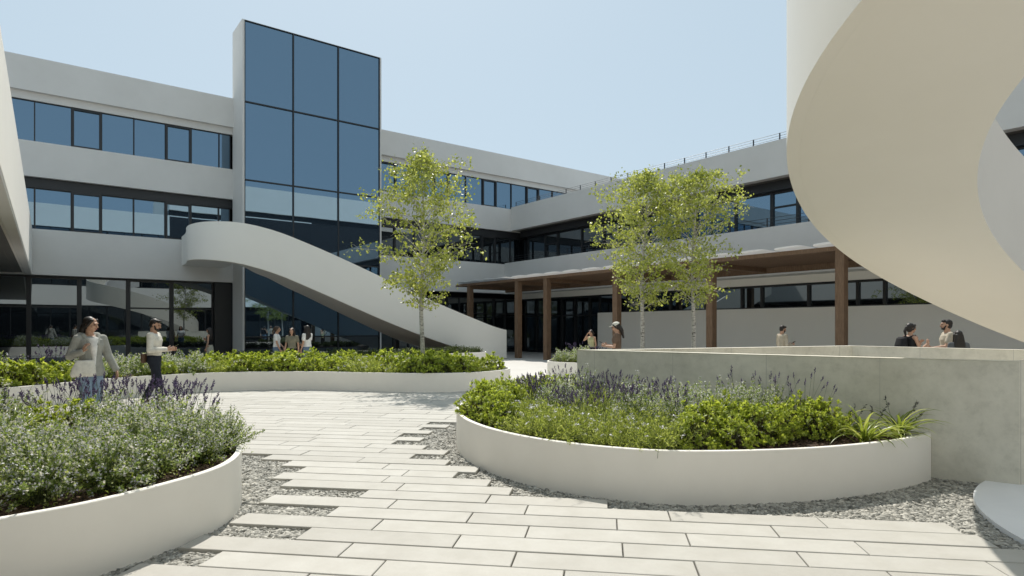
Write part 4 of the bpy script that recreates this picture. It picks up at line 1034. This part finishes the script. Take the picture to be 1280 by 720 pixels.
# foreground woman walking with a canvas bag
x, y = at(113, 9.7)
w1 = person(x, y, 128, 'woman in a pale grey hooded jacket and light jeans walking past the front planter', 1.76, True, 'white', 'short', 'lightdenim', 'low', 'hair', -38, 6,
    armR=(V((.255, -.05, 1.15)), V((.16, .17, 1.22)), V((-.25, .35, .9))), armL=(V((-.24, .02, 1.14)), V((-.31, .14, .92)), V((-.1, .25, -1))), stride=.16, jacket='grey', vox=.006)
b = Blob(); b.loft([(.15, .17, .84, .16, .045), (.15, .17, .89, .172, .062), (.14, .175, .99, .155, .05), (.13, .18, 1.07, .125, .03), (.13, .18, 1.09, .115, .02)])
bag = b.build('tote_bag', M['canvas'], None, .008, 4); bag.location = w1.location; bag.rotation_euler = w1.rotation_euler; bag.scale = w1.scale
tag(bag, 'soft off white tote bag hanging at the hip of the woman in the grey jacket', 'bag')
b = MB(); b.tube([(.02, .19, 1.08), (.06, .20, 1.25), (.12, .14, 1.42), (.15, .03, 1.49), (.15, -.08, 1.46)], .011, 6); b.tube([(.24, .16, 1.08), (.19, .17, 1.25), (.16, .12, 1.42), (.17, .03, 1.49), (.165, -.08, 1.46)], .011, 6)
b.build('strap', M['canvas'], bag, smooth=60)
# foreground man looking at his phone
x, y = at(193, 12.9)
m1 = person(x, y, 78, 'bearded man in a cream sweater and dark trousers looking at his phone', 1.77, False, 'cream', 'long', 'navy', 'short', 'hair', 4, 16,
    armR=(V((.25, .0, 1.12)), V((.13, .27, 1.13)), V((-.35, .9, .15))), armL=(V((-.25, .0, 1.12)), V((-.10, .29, 1.12)), V((.35, .9, .15))), stride=.15, shoes='shoe_brown', beard=True, vox=.006)
phone(m1, (.0, .385, 1.19), 'phone held by the bearded man in the cream sweater', 30)
b = Blob(); b.loft([(.12, -.15, .86, .11, .035), (.12, -.15, .90, .125, .05), (.12, -.15, 1.02, .125, .048), (.12, -.145, 1.05, .115, .03)])
bag = b.build('shoulder_bag', M['leather'], None, .008, 3); bag.location = m1.location; bag.rotation_euler = m1.rotation_euler; bag.scale = m1.scale
tag(bag, 'small brown leather shoulder bag at the back of the man in cream', 'bag')
b = MB(); b.tube([(.14, -.15, 1.04), (.10, -.155, 1.2), (-.02, -.15, 1.36), (-.10, -.09, 1.475), (-.11, .01, 1.475), (-.05, .135, 1.36), (.08, .145, 1.2), (.165, .08, 1.09), (.20, -.06, 1.02), (.17, -.14, 1.02)], .010, 6)
b.build('strap', M['leather'], bag, smooth=60)
# three women in front of the glass tower
x, y = at(346, 21.0); person(x, y, 80, 'woman with a ponytail, white shirt and jeans, left of the three by the tower', 1.64, True, 'white', 'short', 'denim', 'ponytail', 'hair_brown', 0, 0,
    armL=(V((-.25, .02, 1.14)), V((-.14, .2, .98)), V((.2, .4, -.9))), armR=(V((.24, .05, 1.14)), V((.24, .16, .90)), V((0, .3, -1))))
x, y = at(365, 20.6); person(x, y, 176, 'woman in an olive grey shirt facing us, middle of the three by the tower', 1.58, True, 'olive', 'short', 'black', 'long', 'hair', 5, -6)
x, y = at(384, 20.9); person(x, y, -65, 'woman with long dark hair, white shirt and jeans, right of the three by the tower', 1.66, True, 'white', 'short', 'denim', 'long', 'hair', 10, 0,
    armR=(V((.23, .08, 1.15)), V((.10, .22, 1.03)), V((-.5, .6, .2))))
x, y = at(262, 23.5); person(x, y, -95, 'woman in a black top and long pale skirt standing by the ground floor glass', 1.58, True, 'black', 'none', 'skirt', 'long', 'hair', -6, 5, skirt=True,
    armR=(V((.23, .05, 1.14)), V((.14, .2, 1.22)), V((-.4, .4, .8))))
# by the entrance and behind the concrete wall
x, y = at(739, 23.0); w7 = person(x, y, -140, 'woman in a pale yellow top raising a hand to her head near the entrance', 1.5, True, 'yellow', 'none', 'black', 'ponytail', 'hair', 10, 10,
    armR=(V((.30, .10, 1.30)), V((.13, .13, 1.53)), V((-.5, -.1, .8))))
x, y = at(771, 15.6); w8 = person(x, y, -72, 'woman in a brown shirt and cream cap looking at a phone behind the wall', 1.72, True, 'brown', 'short', 'black', 'low', 'hair', 0, 14, cap_=True,
    armR=(V((.24, .03, 1.13)), V((.10, .26, 1.17)), V((-.3, .9, .2))), armL=(V((-.24, .03, 1.13)), V((-.11, .26, 1.15)), V((.3, .9, .2))))
phone(w8, (.0, .38, 1.22), 'phone held by the woman in the cream cap', 30)
x, y = at(978, 19.5); m2 = person(x, y, 82, 'man in a beige shirt with a phone, standing alone before the pale wall', 1.65, False, 'beige', 'long', 'navy', 'short', 'hair', 0, 14, beard=True,
    armR=(V((.25, .0, 1.12)), V((.11, .28, 1.12)), V((-.3, .9, .2))), armL=(V((-.25, .0, 1.12)), V((-.11, .28, 1.12)), V((.3, .9, .2))))
phone(m2, (.0, .38, 1.18), 'phone held by the man in beige before the pale wall', 30)
x, y = at(1138, 13.7); w9 = person(x, y, 84, 'woman in a black sleeveless top with a backpack, gesturing as she talks', 1.69, True, 'black', 'none', 'denim', 'ponytail', 'hair', 0, 0,
    armR=(V((.23, .06, 1.15)), V((.15, .28, 1.27)), V((-.2, .5, .85))), armL=(V((-.23, .06, 1.15)), V((-.14, .30, 1.26)), V((.2, .6, .75))))
b = Blob(); b.loft([(0, -.22, 1.03, .13, .07), (0, -.225, 1.08, .15, .095), (0, -.23, 1.25, .155, .10), (0, -.215, 1.40, .13, .075), (0, -.20, 1.44, .09, .04)])
for s in (1, -1): b.cap((s * .1, -.15, 1.42), (s * .11, .03, 1.475), .016, .016); b.cap((s * .11, .03, 1.475), (s * .115, .115, 1.34), .016, .016); b.cap((s * .115, .115, 1.34), (s * .145, .02, 1.15), .014, .012); b.cap((s * .145, .02, 1.15), (s * .12, -.16, 1.08), .012, .012)
bag = b.build('backpack', CL['black'], None, .009, 3); bag.location = w9.location; bag.rotation_euler = w9.rotation_euler; bag.scale = w9.scale
tag(bag, 'black backpack worn by the woman gesturing behind the wall', 'backpack')
x, y = at(1184, 13.7); person(x, y, -70, 'bearded man in a sand coloured shirt reaching out a hand behind the wall', 1.77, False, 'beige', 'short', 'navy', 'short', 'hair', 5, -2, beard=True,
    armL=(V((-.25, .08, 1.16)), V((-.20, .34, 1.13)), V((.1, .9, .1))), armR=(V((.25, .02, 1.13)), V((.22, .22, 1.02)), V((-.1, .8, .2))))
x, y = at(1198, 13.0); person(x, y, 10, 'woman with long black hair seen from behind, next to the bearded man', 1.53, True, 'darkgrey', 'short', 'black', 'long', 'hair', 0, 0)
